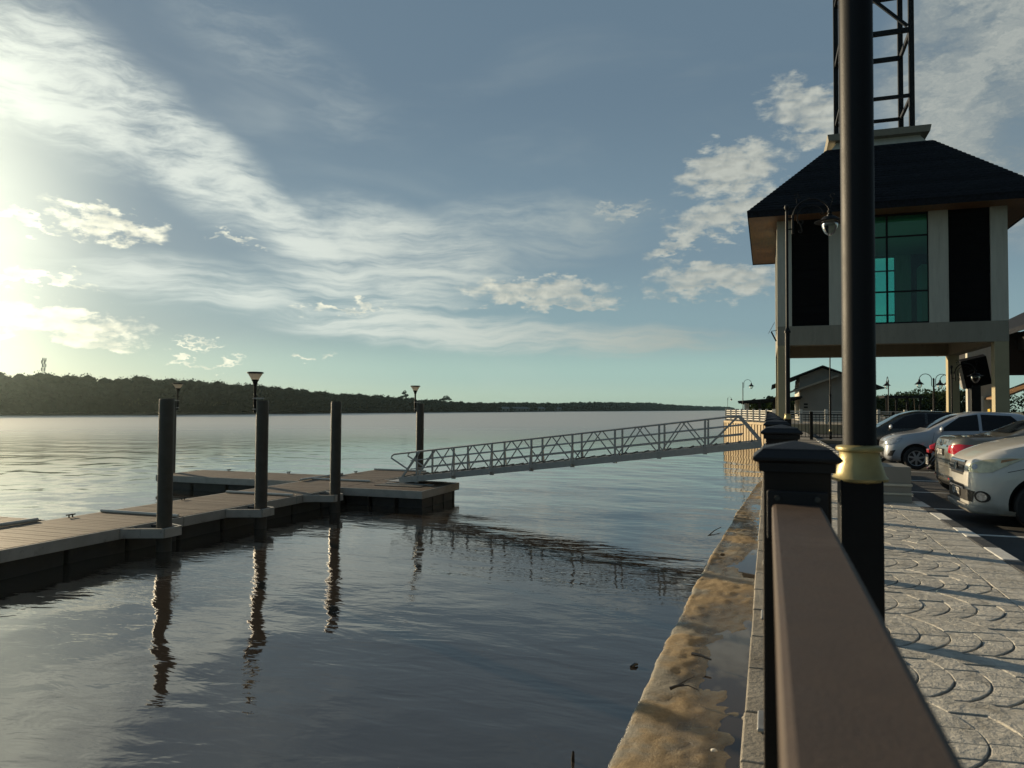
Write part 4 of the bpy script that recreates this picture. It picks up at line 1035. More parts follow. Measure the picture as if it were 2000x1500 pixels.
c1.front('intake_lip', [(-.40, .47), (.40, .47), (.36, .50), (-.36, .50)], M['chrome'], .016, lo)
for sg in (-1, 1):
    cx = sg*.70; c1.patch('fog_lamp_bezel', [(cx+.085*math.cos(t), .41+.075*math.sin(t)) for t in np.linspace(0, 2*math.pi, 17)[:-1]], (math.cos(R(25*sg)), math.sin(R(25*sg)), 0), M['plastic'], .007, None, .2); c1.patch('fog_lamp', [(cx+.055*math.cos(t), .41+.055*math.sin(t)) for t in np.linspace(0, 2*math.pi, 13)[:-1]], (math.cos(R(25*sg)), math.sin(R(25*sg)), 0), M['head_lens'], .012, None, .2)
c1.front('front_lip', [(-.80, .205), (.80, .205), (.78, .275), (.60, .295), (-.60, .295), (-.78, .275)], silver, .035)
c1.plate('QB 352', 'front', .425, .42, .12)
c1.mirror(1.35, 1.08); c1.seam([(1.30, .34), (1.18, .70), (1.22, 1.05)]); c1.seam([(2.38, .34), (2.38, 1.06)])
c1.seam([(.40, .74), (.62, .80), (.78, 1.0)])

# -- bronze saloon, tail to the kerb
L = 4.62
c2 = Car('parked_car', 'bronze grey saloon with its red tail lamp and boot towards the kerb', L, 1.76,
         [(0, .62), (.06, .70), (.4, .84), (1.2, .98), (1.7, 1.22), (2.2, 1.42), (2.7, 1.46), (3.2, 1.41), (3.75, 1.18), (4.0, 1.115), (4.45, 1.10), (4.56, 1.06), (4.60, .95), (4.62, .88)],
         [(0, .55), (.4, .72), (1.2, .92), (2.5, .96), (3.9, 1.00), (4.4, .98), (4.62, .80)], .32, (.9, 3.6), bronze, (2.79+L, 14.45, GZ), math.pi)
c2.both('side_window', [(1.45, .98), (2.1, 1.34), (2.5, 1.39), (2.5, 1.0)], M['car_glass'])
c2.both('side_window', [(2.57, 1.0), (2.57, 1.39), (3.0, 1.37), (3.55, 1.12), (3.4, 1.03)], M['car_glass'])
c2.rear('rear_window', [(-.58, 1.17), (.58, 1.17), (.50, 1.36), (-.50, 1.36)], M['car_glass'])
for sg in (-1, 1):
    a = R(38*sg)
    # viewer behind and to one side
    d = (-math.cos(a), math.sin(a), 0); ux = Vector(d).cross(Vector((0, 0, 1))).normalized(); base = ux.dot(Vector((L-.08, -sg*.62, 0)))
    s_ = -1 if (ux.dot(Vector((L-.9, -sg*.86, 0))) < base) else 1
    pl_ = [(base-s_*.12, .84), (base-s_*.13, .95), (base+s_*.10, .985), (base+s_*.42, .965), (base+s_*.36, .86), (base+s_*.10, .80)]
    c2.patch('tail_lamp', pl_, d, M['red_lens'], .010, None, .03)
    d2 = (-1, 0, 0)
c2.rear('chrome_strip', [(-.40, .925), (.40, .925), (.40, .955), (-.40, .955)], M['chrome'], .014)
c2.rear('boot_gap', [(-.62, .70), (.62, .70), (.62, .712), (-.62, .712)], M['plastic'], .003)
c2.rear('bumper_crease', [(-.70, .60), (.70, .60), (.70, .612), (-.70, .612)], M['plastic'], .003)
c2.rear('lower_trim', [(-.62, .30), (.62, .30), (.66, .38), (-.66, .38)], M['plastic'], .006)
for sg in (-1, 1): c2.rear('reflector', [(sg*.60-.10, .40), (sg*.60+.10, .40), (sg*.60+.10, .435), (sg*.60-.10, .435)], M['red_lens'], .010)
c2.plate('QR 852', 'rear', .83, .42, .12); c2.mirror(1.5, 1.0); c2.seam([(2.53, .34), (2.53, 1.0)])
MB().lathe([(.055, -.0), (.055, .015), (.03, .02)], 16, axis='Y').build('badge', M['chrome'], c2.root).matrix_local = Matrix.Translation((4.615, 0, .99)) @ Matrix.Rotation(-math.pi/2, 4, 'Z')

# -- red and black scooter, tail to the kerb
sc_ = thing('parked_scooter', 'red and black motor scooter whose tail shows left of the bronze saloon', 'scooter', (2.92, 16.2, GZ))
redb = mat('red_plastic', (.45, .012, .03), .25, var=.1, coat=.6)
def wheel2(x):
    w_ = MB().lathe([(.20, -.05), (.25, -.05), (.275, -.02), (.275, .02), (.25, .05), (.20, .05)], 28, (x, 0, .275), axis='Y').build('wheel', M['tyre'], sc_, True)
    dd = MB()
    for k in range(6): a_ = k*math.pi/3; dd.bar((x, 0, .275), (x+.21*math.cos(a_), 0, .275+.21*math.sin(a_)), .03, .02, up=(0, 1, 0))
    dd.build('spokes', M['rim'], w_)
wheel2(.42); wheel2(1.66)
def loft(name, m, rows, parent=sc_):
    """rows: (x, z0, z1, half width)"""
    vs = []; n = 12
    for (x, z0, z1, w_) in rows:
        for k in range(n): t_ = 2*math.pi*k/n; vs.append((x, w_*math.cos(t_), (z0+z1)/2+(z1-z0)/2*math.sin(t_)))
    fs = [(i*n+k, (i+1)*n+k, (i+1)*n+(k+1) % n, i*n+(k+1) % n) for i in range(len(rows)-1) for k in range(n)] + [tuple(range(n)), tuple(range((len(rows)-1)*n, len(rows)*n))[::-1]]
    mb = MB(); mb.add(vs, fs); return mb.build(name, m, parent, True)
loft('tail_body', redb, [(.02, .80, .86, .05), (.10, .72, .90, .11), (.35, .60, .88, .15), (.75, .42, .78, .16), (.95, .34, .60, .14)])
loft('seat', M['plastic'], [(.12, .86, .92, .09), (.3, .84, .95, .13), (.8, .78, .90, .14), (1.05, .76, .84, .09)])
loft('leg_shield', redb, [(1.30, .38, .60, .16), (1.42, .42, .98, .19), (1.50, .56, 1.02, .13), (1.56, .72, .98, .06)])
loft('floor_board', M['plastic'], [(.85, .28, .42, .15), (1.35, .28, .40, .15)])
loft('rear_mudguard', M['plastic'], [(-.02, .38, .44, .07), (.10, .46, .60, .08), (.35, .56, .66, .08)])
loft('exhaust', M['galv'], [(.10, .26, .38, .05), (.75, .24, .34, .04)]).location = (0, -.17, 0)
MB().bar((.12, 0, .70), (-.012, 0, .50), .10, .03).build('plate_bracket', M['plastic'], sc_)
MB().bbox(-.02, .05, -.11, .11, .715, .79, .012).build('tail_lamp', M['red_lens'], sc_)
MB().bbox(-.03, .0, -.05, .05, .40, .44, .008).build('reflector', M['red_lens'], sc_)
pl_ = MB().bbox(-.03, -.012, -.11, .11, .50, .68, .004).build('number_plate', M['plastic'], sc_)
fr_ = MB()
for bb in ((-.11, .11, .50, .508), (-.11, .11, .672, .68), (-.11, -.102, .50, .68), (.102, .11, .50, .68)): fr_.box(-.034, -.030, bb[0], bb[1], bb[2], bb[3])
fr_.build('plate_frame', M['kerb_white'], pl_)
for txt, z_ in (('QK', .63), ('38', .55)):
    cu = bpy.data.curves.new('plate_text', 'FONT'); cu.body = txt; cu.size = .09; cu.align_x = 'CENTER'; cu.align_y = 'CENTER'; cu.extrude = .001
    to = bpy.data.objects.new('t', cu); COL.objects.link(to); dg = bpy.context.evaluated_depsgraph_get(); dg.update(); me = bpy.data.meshes.new_from_object(to.evaluated_get(dg)); bpy.data.objects.remove(to); me.materials.append(M['kerb_white'])
    o = link('plate_text', me, pl_); o.location = (-.033, 0, z_); o.rotation_euler = (math.pi/2, 0, -math.pi/2)
MB().tube([(1.50, -.33, 1.04), (1.44, -.12, 1.02), (1.44, .12, 1.02), (1.50, .33, 1.04)], .014, 8).build('handlebar', M['black_metal'], sc_, True)
MB().tube([(1.44, 0, 1.02), (1.66, 0, .28)], .025, 8).build('fork', M['galv'], sc_, True)
for sg in (-1, 1):
    MB().tube([(1.46, sg*.22, 1.03), (1.44, sg*.28, 1.14)], .006, 6).build('mirror_stalk', M['black_metal'], sc_, True)

# -- silver blue hatchback, nose to the kerb
L = 3.66
c4 = Car('parked_car', 'silver blue hatchback with a seven spoke wheel, nose beside the gold collar', L, 1.67,
         [(0, .66), (.03, .74), (.10, .80), (.35, .90), (.9, 1.01), (1.25, 1.20), (1.75, 1.44), (2.2, 1.51), (3.0, 1.48), (3.4, 1.30), (3.6, .98), (3.66, .80)],
         [(0, .55), (.3, .74), (.9, .90), (2.0, .96), (3.3, 1.0), (3.66, .75)], .295, (.70, 3.10), silver2, (2.90, 22.35, GZ), 0)
c4.both('side_window', [(1.22, 1.0), (1.72, 1.36), (2.12, 1.43), (2.12, 1.02)], M['car_glass']); c4.both('side_window', [(2.19, 1.02), (2.19, 1.43), (2.85, 1.40), (3.2, 1.05)], M['car_glass'])
c4.front('windscreen', [(-.58, 1.06), (.58, 1.06), (.48, 1.40), (-.48, 1.40)], M['car_glass'])
c4.front('grille', [(-.30, .62), (.30, .62), (.36, .70), (-.36, .70)], M['plastic'], .006)
c4.front('lower_intake', [(-.40, .28), (.40, .28), (.44, .50), (-.44, .50)], M['plastic'], .006)
for sg in (-1, 1):
    a = R(38*sg)
    c4.patch('headlamp', [(sg*p, z) for p, z in ([(.40, .60), (.58, .62), (.80, .72), (.84, .82), (.62, .80), (.42, .72)])][::sg], (math.cos(a), math.sin(a), 0), M['head_lens'], .010, None, .03)
    c4.patch('bumper_vent', [(sg*p, z) for p, z in ([(.52, .34), (.66, .34), (.74, .50), (.62, .47)])][::sg], (math.cos(a), math.sin(a), 0), M['plastic'], .008, None, .05)
c4.plate('Q 8', 'front', .40, .40, .11); c4.mirror(1.28, 1.0); c4.seam([(1.16, .34), (1.06, .68), (1.12, .96)]); c4.seam([(2.15, .34), (2.15, 1.0)])

# -- dark hatchback at the far end of the row
L = 3.75
c5 = Car('parked_car', 'near black hatchback farthest along the row, partly behind the lamp post', L, 1.70,
         [(0, .66), (.05, .76), (.3, .90), (.72, 1.04), (1.0, 1.20), (1.45, 1.44), (1.85, 1.52), (2.5, 1.50), (3.1, 1.38), (3.5, 1.16), (3.7, .98), (3.75, .85)],
         [(0, .55), (.3, .76), (.75, .94), (2.0, .98), (3.4, 1.02), (3.75, .80)], .30, (.70, 3.1), dark, (2.30, 24.75, GZ), 0)
c5.both('side_window', [(.95, 1.0), (1.42, 1.34), (1.75, 1.43), (1.95, 1.44), (1.95, 1.02)], M['car_glass']); c5.both('side_window', [(2.02, 1.02), (2.02, 1.44), (2.5, 1.42), (3.05, 1.28), (3.15, 1.06)], M['car_glass'])
c5.front('windscreen', [(-.58, 1.09), (.58, 1.09), (.48, 1.40), (-.48, 1.40)], M['car_glass'])
for sg in (-1, 1): c5.front('headlamp', [(sg*.56-.14, .64), (sg*.56+.14, .64), (sg*.56+.12, .76), (sg*.56-.12, .76)], M['head_lens'], .010)
c5.mirror(1.05, 1.0, silver2)
# ================================================================ promontory, fence and buildings beyond the tower
SWZ = .45
sea = [(0.22, 51.5), (-3.15, 60.8), (-3.15, 300.0)]
def seawall():
    t = thing('seawall', 'sunlit ribbed concrete seawall turning out into the river', 'seawall', (-1.5, 56, WZ)); oo = (-1.5, 56, WZ)
    a = Vector((.25, 51.4)); b = Vector((-3.2, 60.9)); n = 34; d = (b-a)/n; nn = Vector((-d.y, d.x)).normalized(); nn = nn if nn.x < 0 else -nn
    for k in range(n):
        p = a+d*k; off = .05 if k % 2 else 0.0
        q0 = p+nn*off+d*.04; q1 = p+d*.96+nn*off
        MB(oo).prism([(q0.x, q0.y), (q1.x, q1.y), (q1.x-nn.x*.5, q1.y-nn.y*.5), (q0.x-nn.x*.5, q0.y-nn.y*.5)][::-1], WZ-1.5, SWZ-.12).build('wall_panel', M['sheetpile'], t)
    q = [(a+nn*.10), (b+nn*.10), (b-nn*.7), (a-nn*.7)]
    MB(oo).prism([(p.x, p.y) for p in q][::-1], SWZ-.12, SWZ+.03).build('coping', M['sheetpile'], t)
    MB(oo).box(-3.32, -2.6, 60.95, 300, WZ-1.5, SWZ).build('river_wall', M['sheetpile'], t)
    MB(oo).box(.2, 12, 51.0, 51.5, -.2, SWZ).build('return_wall', M['sheetpile'], t)
    return a, b, nn
sa, sb, sn = seawall()
tag(MB().prism([(.3, 51.45), (30, 51.45), (30, 300), (-2.62, 300), (-2.62, 61), (sb.x-sn.x*.6, sb.y), (sa.x-sn.x*.6, sa.y+.1)], -.16, SWZ-.01).build('upper_promenade', M['concrete']), kind='structure')
def balustrade(pts, label, n, h=.92, post=M['whitewall'], group='pale balustrades on the seawall'):
    a = Vector(pts[0]); b = Vector(pts[1]); base = ((a.x+b.x)/2, (a.y+b.y)/2, SWZ)
    t = thing('balustrade', label, 'balustrade', base, 0, group)
    pm = MB().bbox(-.09, .09, -.09, .09, 0.0, h, .01).mesh('post', post)
    for k in range(n+1):
        p = a.lerp(b, k/n); piece('post', pm, t, (p.x-base[0], p.y-base[1], .03))
    for k in range(n):
        p = a.lerp(b, k/n); q = a.lerp(b, (k+1)/n)
        for z in (.20, .36, .52, .68, .82): MB((base[0], base[1], 0)).bar((p.x, p.y, z), (q.x, q.y, z), .05, .06).build('bar', post, t)
balustrade((sa-sn*.1, sb-sn*.1), 'pale railing with square posts on the sunlit seawall corner', 8)
balustrade(((-3.05, 61.0), (-3.05, 84)), 'pale railing running on along the river beyond the seawall corner', 12)
balustrade(((.5, 51.25), (9.5, 51.25)), 'pale post and bar railing behind the dark fence', 6)
# dark baluster fence beyond the tower
fe = thing('baluster_fence', 'black metal baluster fence across the promenade beyond the tower', 'fence', (2.6, 36.9, 0))
MB().bbox(-2.7, 2.7, -.2, .2, -.15, -.0, .01).build('plinth', M['concrete'], fe)
for x in (-2.6, -.72, 1.0, 2.65): MB().bbox(x-.07, x+.07, -.06, .06, 0, 1.3, .01).build('post', M['black_metal'], fe)
for z in (.12, 1.17): MB().box(-2.6, 2.65, -.02, .02, z-.02, z+.02).build('fence_rail', M['black_metal'], fe)
bal = MB().box(-.012, .012, -.012, .012, .12, 1.17).mesh('baluster', M['black_metal'])
x = -2.5
while x < 2.6: piece('baluster', bal, fe, (x, 0, 0)); x += .152
# grey gabled house
hs = thing('gabled_house', 'grey gabled house with dark roof and sunlit pale side wall behind the fence', 'house', (4.1, 64, SWZ))
HO = (4.4, 64, SWZ)
def gable(mb, x0, x1, xr, y0, y1, z0, ze0, ze1, zr):
    v = [(x0, y0, z0), (x1, y0, z0), (x1, y0, ze1), (xr, y0, zr), (x0, y0, ze0)]; w = [(p[0], y1, p[2]) for p in v]
    return mb.add(v+w, [(0, 1, 2, 3, 4), (9, 8, 7, 6, 5), (0, 5, 6, 1), (1, 6, 7, 2), (4, 9, 5, 0), (2, 7, 8, 3), (3, 8, 9, 4)])
gable(MB(HO), 2.75, 8.0, 4.45, 65.0, 76, SWZ, 4.05, 3.55, 4.72).build('wall', M['greywall'], hs)
MB(HO).box(2.70, 2.749, 65.3, 75.5, SWZ, 3.6).build('side_wall', M['whitewall'], hs)
def slab(p, q, y0, y1, th):
    return MB(HO).add([(p[0], y0, p[1]), (q[0], y0, q[1]), (q[0], y1, q[1]), (p[0], y1, p[1]), (p[0], y0, p[1]+th), (q[0], y0, q[1]+th), (q[0], y1, q[1]+th), (p[0], y1, p[1]+th)],
                      [(0, 3, 2, 1), (4, 5, 6, 7), (0, 1, 5, 4), (1, 2, 6, 5), (2, 3, 7, 6), (3, 0, 4, 7)])
slab((.6, 3.28), (4.45, 4.84), 64.3, 76.5, .10).build('roof', M['shingle'], hs)
slab((4.45, 4.84), (8.9, 3.05), 64.3, 76.5, .10).build('roof', M['shingle'], hs)
slab((2.0, 2.70), (5.6, 4.02), 64.2, 64.95, .16).build('porch_roof', M['beam'], hs)
MB(HO).box(2.4, 2.74, 64.9, 70, 3.0, 3.12).build('eaves_board', M['shingle'], hs)
for k in range(2): MB(HO).box(2.68, 2.699, 66.0+k*1.2, 66.9+k*1.2, 1.2, 2.7).build('shutter', M['cream'], hs)
for k in range(2): MB(HO).box(3.05, 3.35, 64.96, 64.999, 1.75-.25*k, 1.88-.25*k).build('vent', M['black_metal'], hs)
# long canopy on posts along the water
ca = thing('riverside_canopy', 'long dark flat canopy on slim posts above the seawall corner', 'canopy', (-.5, 68, SWZ)); CO = (-.5, 68, SWZ)
MB(CO).add([(-2.35, 64, 1.92), (2.6, 64, 2.30), (2.6, 76, 2.42), (-2.35, 76, 2.05), (-2.35, 64, 2.06), (2.6, 64, 2.46), (2.6, 76, 2.58), (-2.35, 76, 2.19)],
           [(0, 3, 2, 1), (4, 5, 6, 7), (0, 1, 5, 4), (1, 2, 6, 5), (2, 3, 7, 6), (3, 0, 4, 7)]).build('roof', M['black_metal'], ca)
for y in (64.3, 68, 71.8, 75.6):
    for x in (-1.8, -.7, .5, 1.6):
        MB(CO).box(x-.06, x+.06, y-.06, y+.06, SWZ, 2.02+.07*(x+2.35)).build('post', M['whitewall'] if (x in (-1.8, 1.6)) else M['post_dark'], ca)
for y in (64.2, 70, 75.8): MB(CO).bar((-2.3, y, 1.88), (2.5, y, 2.25), .08, .10).build('beam', M['black_metal'], ca)
# pergola beside the grey house
pg = thing('dark_pergola', 'low dark pergola to the right of the foreground lamp post', 'pergola', (9.2, 60, SWZ)); GO2 = (9.2, 60, SWZ)
MB(GO2).box(7.8, 10.3, 58.5, 62, 2.25, 2.42).build('roof', M['black_metal'], pg)
for x in (8.0, 8.6, 9.3, 10.1): MB(GO2).box(x-.07, x+.07, 58.7, 58.84, SWZ-.3, 2.26).build('post', M['black_metal'], pg)
# market hall on the right, partly under the tower
mh = thing('market_hall', 'cream hall with dark pitched roof and brown eaves at the right edge', 'building', (15, 44, -.15)); MO = (15, 44, -.15)
MB(MO).box(9.75, 10.9, 44.0, 44.4, -.15, 5.4).build('wall', M['cream'], mh)
MB(MO).box(10.9, 11.25, 44.0, 44.4, 2.0, 5.4).build('wall', M['cream'], mh)
MB(MO).box(11.25, 22, 44.02, 44.4, 3.2, 5.4).build('wall', M['post_dark'], mh)
for k in range(9): MB(MO).box(11.02, 11.24, 43.97, 44.0, 3.5+k*.17, 3.58+k*.17).build('louvre', M['post_dark'], mh)
for x in (10.0, 11.1, 12.4, 14.2, 16): MB(MO).box(x-.06, x+.06, 42.4, 42.52, -.15, 2.1).build('post', M['whitewall'], mh)
def hroof(name, m, x0, z0, x1, z1, y0, y1, th):
    MB(MO).add([(x0, y0, z0), (x1, y0, z1), (x1, y1, z1), (x0, y1, z0), (x0, y0, z0+th), (x1, y0, z1+th), (x1, y1, z1+th), (x0, y1, z0+th)], [(0, 3, 2, 1), (4, 5, 6, 7), (0, 1, 5, 4), (1, 2, 6, 5), (2, 3, 7, 6), (3, 0, 4, 7)]).build(name, m, mh)
hroof('lean_to_roof', M['brown_soffit'], 10.5, 1.95, 16.5, 4.6, 41.0, 44.0, .09)
hroof('roof', M['shingle'], 11.4, 5.2, 18, 8.6, 40.5, 60, .25)
hroof('verge_board', M['brown_soffit'], 11.9, 2.9, 18, 5.6, 40.3, 40.49, .30)
MB(MO).box(12.0, 22, 41.2, 60, 4.45, 5.35).build('hall_wall', M['post_dark'], mh)
for k, x in enumerate((12.6, 14.5, 16.5)): MB(MO).box(x, x+.25, 41.3, 41.5, -.15, 4.5).build('pier', M['post_dark'], mh)
# black cabinet tilted on a thick post
cb = thing('tilted_cabinet', 'black box cabinet tilted forward on a thick dark post behind the tower column', 'cabinet', (8.30, 36.2, -.15))
MB().bbox(-.18, .18, -.15, .15, 0, 2.6, .02).build('post', M['black_metal'], cb)
bx = MB().bbox(-.48, .48, -.20, .20, -.62, .62, .02).build('cabinet', M['panel_black'], cb); bx.location = (-.02, -.1, 3.18); bx.rotation_euler = (R(16), R(-14), 0)
b2 = MB().bbox(-.62, -.49, -.18, .18, -.60, .60, .01).build('lit_side', M['galv'], cb); b2.location = (-.02, -.1, 3.18); b2.rotation_euler = (R(16), R(-14), 0)  # paler slab puts the sunlit left face of the box into colour
# small clutter at the stalls
ys = thing('yellow_crate', 'small yellow crate seen above the silver blue car roof under the tower', 'crate', (10.2, 41.2, -.15))
mb = MB(); mb.bbox(-.2, .2, -.2, .2, 0, 1.62, .02).build('crate', mat('yellow_plastic', (.62, .42, .03), .5, var=.1), ys)
us = thing('blue_tarpaulin', 'blue tarpaulin heap at the right edge behind the parked cars', 'tarpaulin', (13.0, 40.2, -.15))
sq(MB(), [(.9, 0), (.8, 1.1), (.55, 1.45), (.12, 1.9), (0, 1.92)]).build('sheet', mat('blue_tarp', (.03, .045, .16), .5, var=.3), us)

# ================================================================ foliage
def leaf_material(name, a, b, trans=.35):
    m = bpy.data.materials.new(name); m.use_nodes = True; T = NT(m.node_tree)
    pos = T.n('ShaderNodeNewGeometry').outputs['Position']
    col = T.mix(T.ss(T.noise(pos, .23, 4, .6), .3, .7), c3(*a), c3(*b)); col = T.mix(T.m('MULTIPLY', T.ss(T.noise(pos, 2.3, 2, .5), .45, .8), .5), col, c3(*[q*1.5 for q in b]))
    d = T.n('ShaderNodeBsdfDiffuse'); T.link(col, d.inputs[0]); t = T.n('ShaderNodeBsdfTranslucent'); T.link(col, t.inputs[0])
    mx = T.n('ShaderNodeMixShader'); mx.inputs[0].default_value = trans; T.link(d.outputs[0], mx.inputs[1]); T.link(t.outputs[0], mx.inputs[2])
    o = T.n('ShaderNodeOutputMaterial'); T.link(mx.outputs[0], o.inputs[0]); return m
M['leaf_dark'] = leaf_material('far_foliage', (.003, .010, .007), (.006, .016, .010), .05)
M['leaf_near'] = leaf_material('tree_foliage', (.018, .034, .012), (.045, .062, .02), .25)
M['palm'] = leaf_material('palm_frond', (.06, .085, .03), (.13, .14, .06), .4)
M['bark'] = mat('bark', (.10, .075, .05), .9, var=.25, vscale=5)
def leaves(centres, radii, n, size, rng):
    """leaf-clump triangles through a set of ellipsoid lobes -> verts (3n,3)"""
    k = rng.integers(0, len(centres), n); c = np.array(centres)[k]; r = np.array(radii)[k]
    d = rng.normal(size=(n, 3)); d /= np.linalg.norm(d, axis=1)[:, None]
    rad = rng.uniform(.55, 1.06, n)[:, None]; p = c + d*r*rad
    u = rng.normal(size=(n, 3)); u /= np.linalg.norm(u, axis=1)[:, None]
    w = np.cross(u, rng.normal(size=(n, 3))); w /= np.linalg.norm(w, axis=1)[:, None]
    s = size*rng.uniform(.5, 1.4, n)[:, None]
    return np.stack([p+u*s, p-u*s*.5+w*s*.8, p-u*s*.5-w*s*.8], 1).reshape(-1, 3)
def tri_object(name, V, m, parent=None):
    n = len(V)//3; me = bpy.data.meshes.new(name); me.vertices.add(len(V)); me.vertices.foreach_set('co', V.astype(np.float32).ravel())
    me.loops.add(3*n); me.loops.foreach_set('vertex_index', np.arange(3*n, dtype=np.int32)); me.polygons.add(n)
    me.polygons.foreach_set('loop_start', np.arange(0, 3*n, 3, dtype=np.int32)); me.update(calc_edges=True); me.materials.append(m); me.validate()
    return link(name, me, parent)
def shore(px):
    D_ = float(np.interp(px, [-900, -600, -200, 0, 340, 600, 800, 1000, 1200, 1330, 1440], [135, 145, 168, 185, 218, 275, 348, 462, 700, 1000, 1450]))
    k = (px-1500)*6.498e-4; X = k*D_; return X, (D_+X*.3256)/.9455, D_
def wood_h(px):
    return float(np.interp(px, [-900, 0, 60, 110, 200, 235, 320, 400, 500, 600, 700, 800, 870, 960, 1100, 1200, 1290, 1340, 1440], [10.6, 10.8, 10.4, 11.0, 10.3, 9.5, 10.8, 10.1, 10.0, 9.0, 8.0, 7.1, 6.2, 5.4, 6.4, 8.2, 9.2, 7.2, 6.5]))
bank = [(shore(p)[0], shore(p)[1]) for p in range(-900, 1441, 60)]
poly = bank + [(bank[-1][0]+30, 1795), (-1790, 1795), (-1790, 40), (bank[0][0]-200, bank[0][1]-30)]
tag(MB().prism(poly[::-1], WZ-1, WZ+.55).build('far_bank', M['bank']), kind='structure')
V = []; core = MB(); frond = []
rng = np.random.default_rng(3)
px = -860.0
ico = bmesh.new(); bmesh.ops.create_icosphere(ico, subdivisions=1, radius=1); icv = [v.co.copy() for v in ico.verts]; icf = [[v.index for v in f.verts] for f in ico.faces]; ico.free()
while px < 1436:
    X, Y, Dd = shore(px); h = wood_h(px); back = Vector((-.95, .3)) if px > 0 else Vector((-.8, .6))
    for rowi in range(4):
        off = rowi*rng.uniform(2.2, 3.6)+rng.uniform(0, 1.5)+.8
        hh = h*(.58, .80, .97, 1.02)[rowi]*rng.uniform(.84, 1.10); cx = X+back.x*off+rng.normal()*.6; cy = Y+back.y*off+rng.normal()*.6
        wr = max(1.5, hh*.30)*rng.uniform(.75, 1.3)*(1+Dd/900)
        cs = []; rs = []
        for q in range(6):
            k_ = rng.uniform(.34, .62); cs.append((cx+rng.normal()*wr*.62, cy+rng.normal()*wr*.62, WZ+hh*rng.uniform(.50, .88))); rs.append((wr*k_, wr*k_, min(hh*.16, wr*k_*.8)))
        cs.append((cx, cy, WZ+hh*.34)); rs.append((wr*1.1, wr*1.1, hh*.36))
        V.append(leaves(cs, rs, 420 if rowi > 1 else 220, .17+Dd/2300, rng))
        for c_, r_ in zip(cs, rs): core.add([(c_[0]+v.x*r_[0]*.76, c_[1]+v.y*r_[1]*.76, c_[2]+v.z*r_[2]*.76) for v in icv], icf)
        if rowi == 1 and 250 < px < 1000 and rng.uniform() < .7:
            for q in range(7):
                a = rng.uniform(-.9, .9); l = rng.uniform(.7, 1.3); b0 = np.array((X+back.x*1.0+rng.normal()*1.5, Y+rng.normal()*1.0, WZ+hh*rng.uniform(.35, .5)))
                tip = b0+np.array((math.sin(a)*l, 0, math.cos(a)*l)); sd = np.array((.06, 0, 0)); frond.append(np.stack([b0-sd, b0+sd, tip]))
    px += 1.9*200/Dd*(1.9+Dd/420)*1.05
wv = np.concatenate(V)
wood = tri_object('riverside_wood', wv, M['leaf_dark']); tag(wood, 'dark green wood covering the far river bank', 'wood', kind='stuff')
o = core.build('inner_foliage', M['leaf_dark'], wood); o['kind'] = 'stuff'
o = tri_object('palm_fringe', np.concatenate(frond), M['palm'], wood); o['kind'] = 'stuff'
def tree(name, loc, h, w, label, leafm, n, size, lobes=6, seed=1, trunk=.45, group=None, flat=.5):
    r_ = np.random.default_rng(seed); t = thing(name, label, 'tree', loc, 0, group)
    mb = MB(); pts = [(0, 0, 0), (r_.normal()*.03*h, r_.normal()*.03*h, h*trunk*.6), (r_.normal()*.04*h, 0, h*trunk*1.25)]
    mb.tube(pts, [h*.028, h*.022, h*.012], 7); cs = []; rs = []
    for q in range(lobes):
        a = 2*math.pi*q/lobes+r_.uniform(-.4, .4); rr = w*r_.uniform(.25, .62); z = h*r_.uniform(trunk+.12, .88)
        c = (rr*math.cos(a), rr*math.sin(a), z); cs.append(c); rs.append((w*r_.uniform(.26, .42), w*r_.uniform(.26, .42), w*r_.uniform(.26, .42)*flat))
        mb.tube([pts[1], (c[0]*.5, c[1]*.5, (pts[1][2]+c[2])*.52), c], [h*.014, h*.009, h*.004], 5)
    cs.append((0, 0, h*.9)); rs.append((w*.35, w*.35, h*.10))
    mb.build('trunk', M['bark'], t, True); tri_object('crown', leaves(cs, rs, n, size, r_), leafm, t); return t
X, Y, Dd = shore(805); tree('tall_tree', (X-6, Y+4, WZ+.5), 10.2, 2.6, 'tall slender tree standing above the wood behind the third solar lamp', M['leaf_dark'], 420, .32, 5, 4, .55, 'distinct trees on the far bank')
X, Y, Dd = shore(885); tree('spreading_tree', (X-6, Y+4, WZ+.5), 8.6, 4.6, 'flat topped spreading tree rising above the low far bank', M['leaf_dark'], 500, .35, 7, 5, .6, 'distinct trees on the far bank', .32)
def palm(loc, h, label, seed, leafm, group):
    r_ = np.random.default_rng(seed); t = thing('palm_tree', label, 'palm', loc, 0, group); bend = r_.normal()*.06*h
    MB().tube([(0, 0, 0), (bend*.4, 0, h*.5), (bend, 0, h)], [h*.02, h*.015, h*.013], 7).build('trunk', M['bark'], t, True); fr = []
    for q in range(15):
        a = 2*math.pi*q/15+r_.uniform(-.2, .2); l = h*.36*r_.uniform(.8, 1.15); up = r_.uniform(.1, .75)
        pr = None
        for s in range(7):
            u = s/6; p = np.array((bend+math.cos(a)*l*u, math.sin(a)*l*u, h+l*(up*u-.95*u*u))); 
            if pr is not None:
                sd = np.array((-math.sin(a), math.cos(a), 0))*l*.13*math.sin(math.pi*min(1, u+.12)); dr = np.array((0, 0, -l*.07))
                fr += [np.stack([pr, p, p+sd+dr]), np.stack([pr, p, p-sd+dr]), np.stack([pr, p+sd*.8+dr, pr+sd+dr])]
            pr = p
    tri_object('crown', np.concatenate(fr), leafm, t); return t
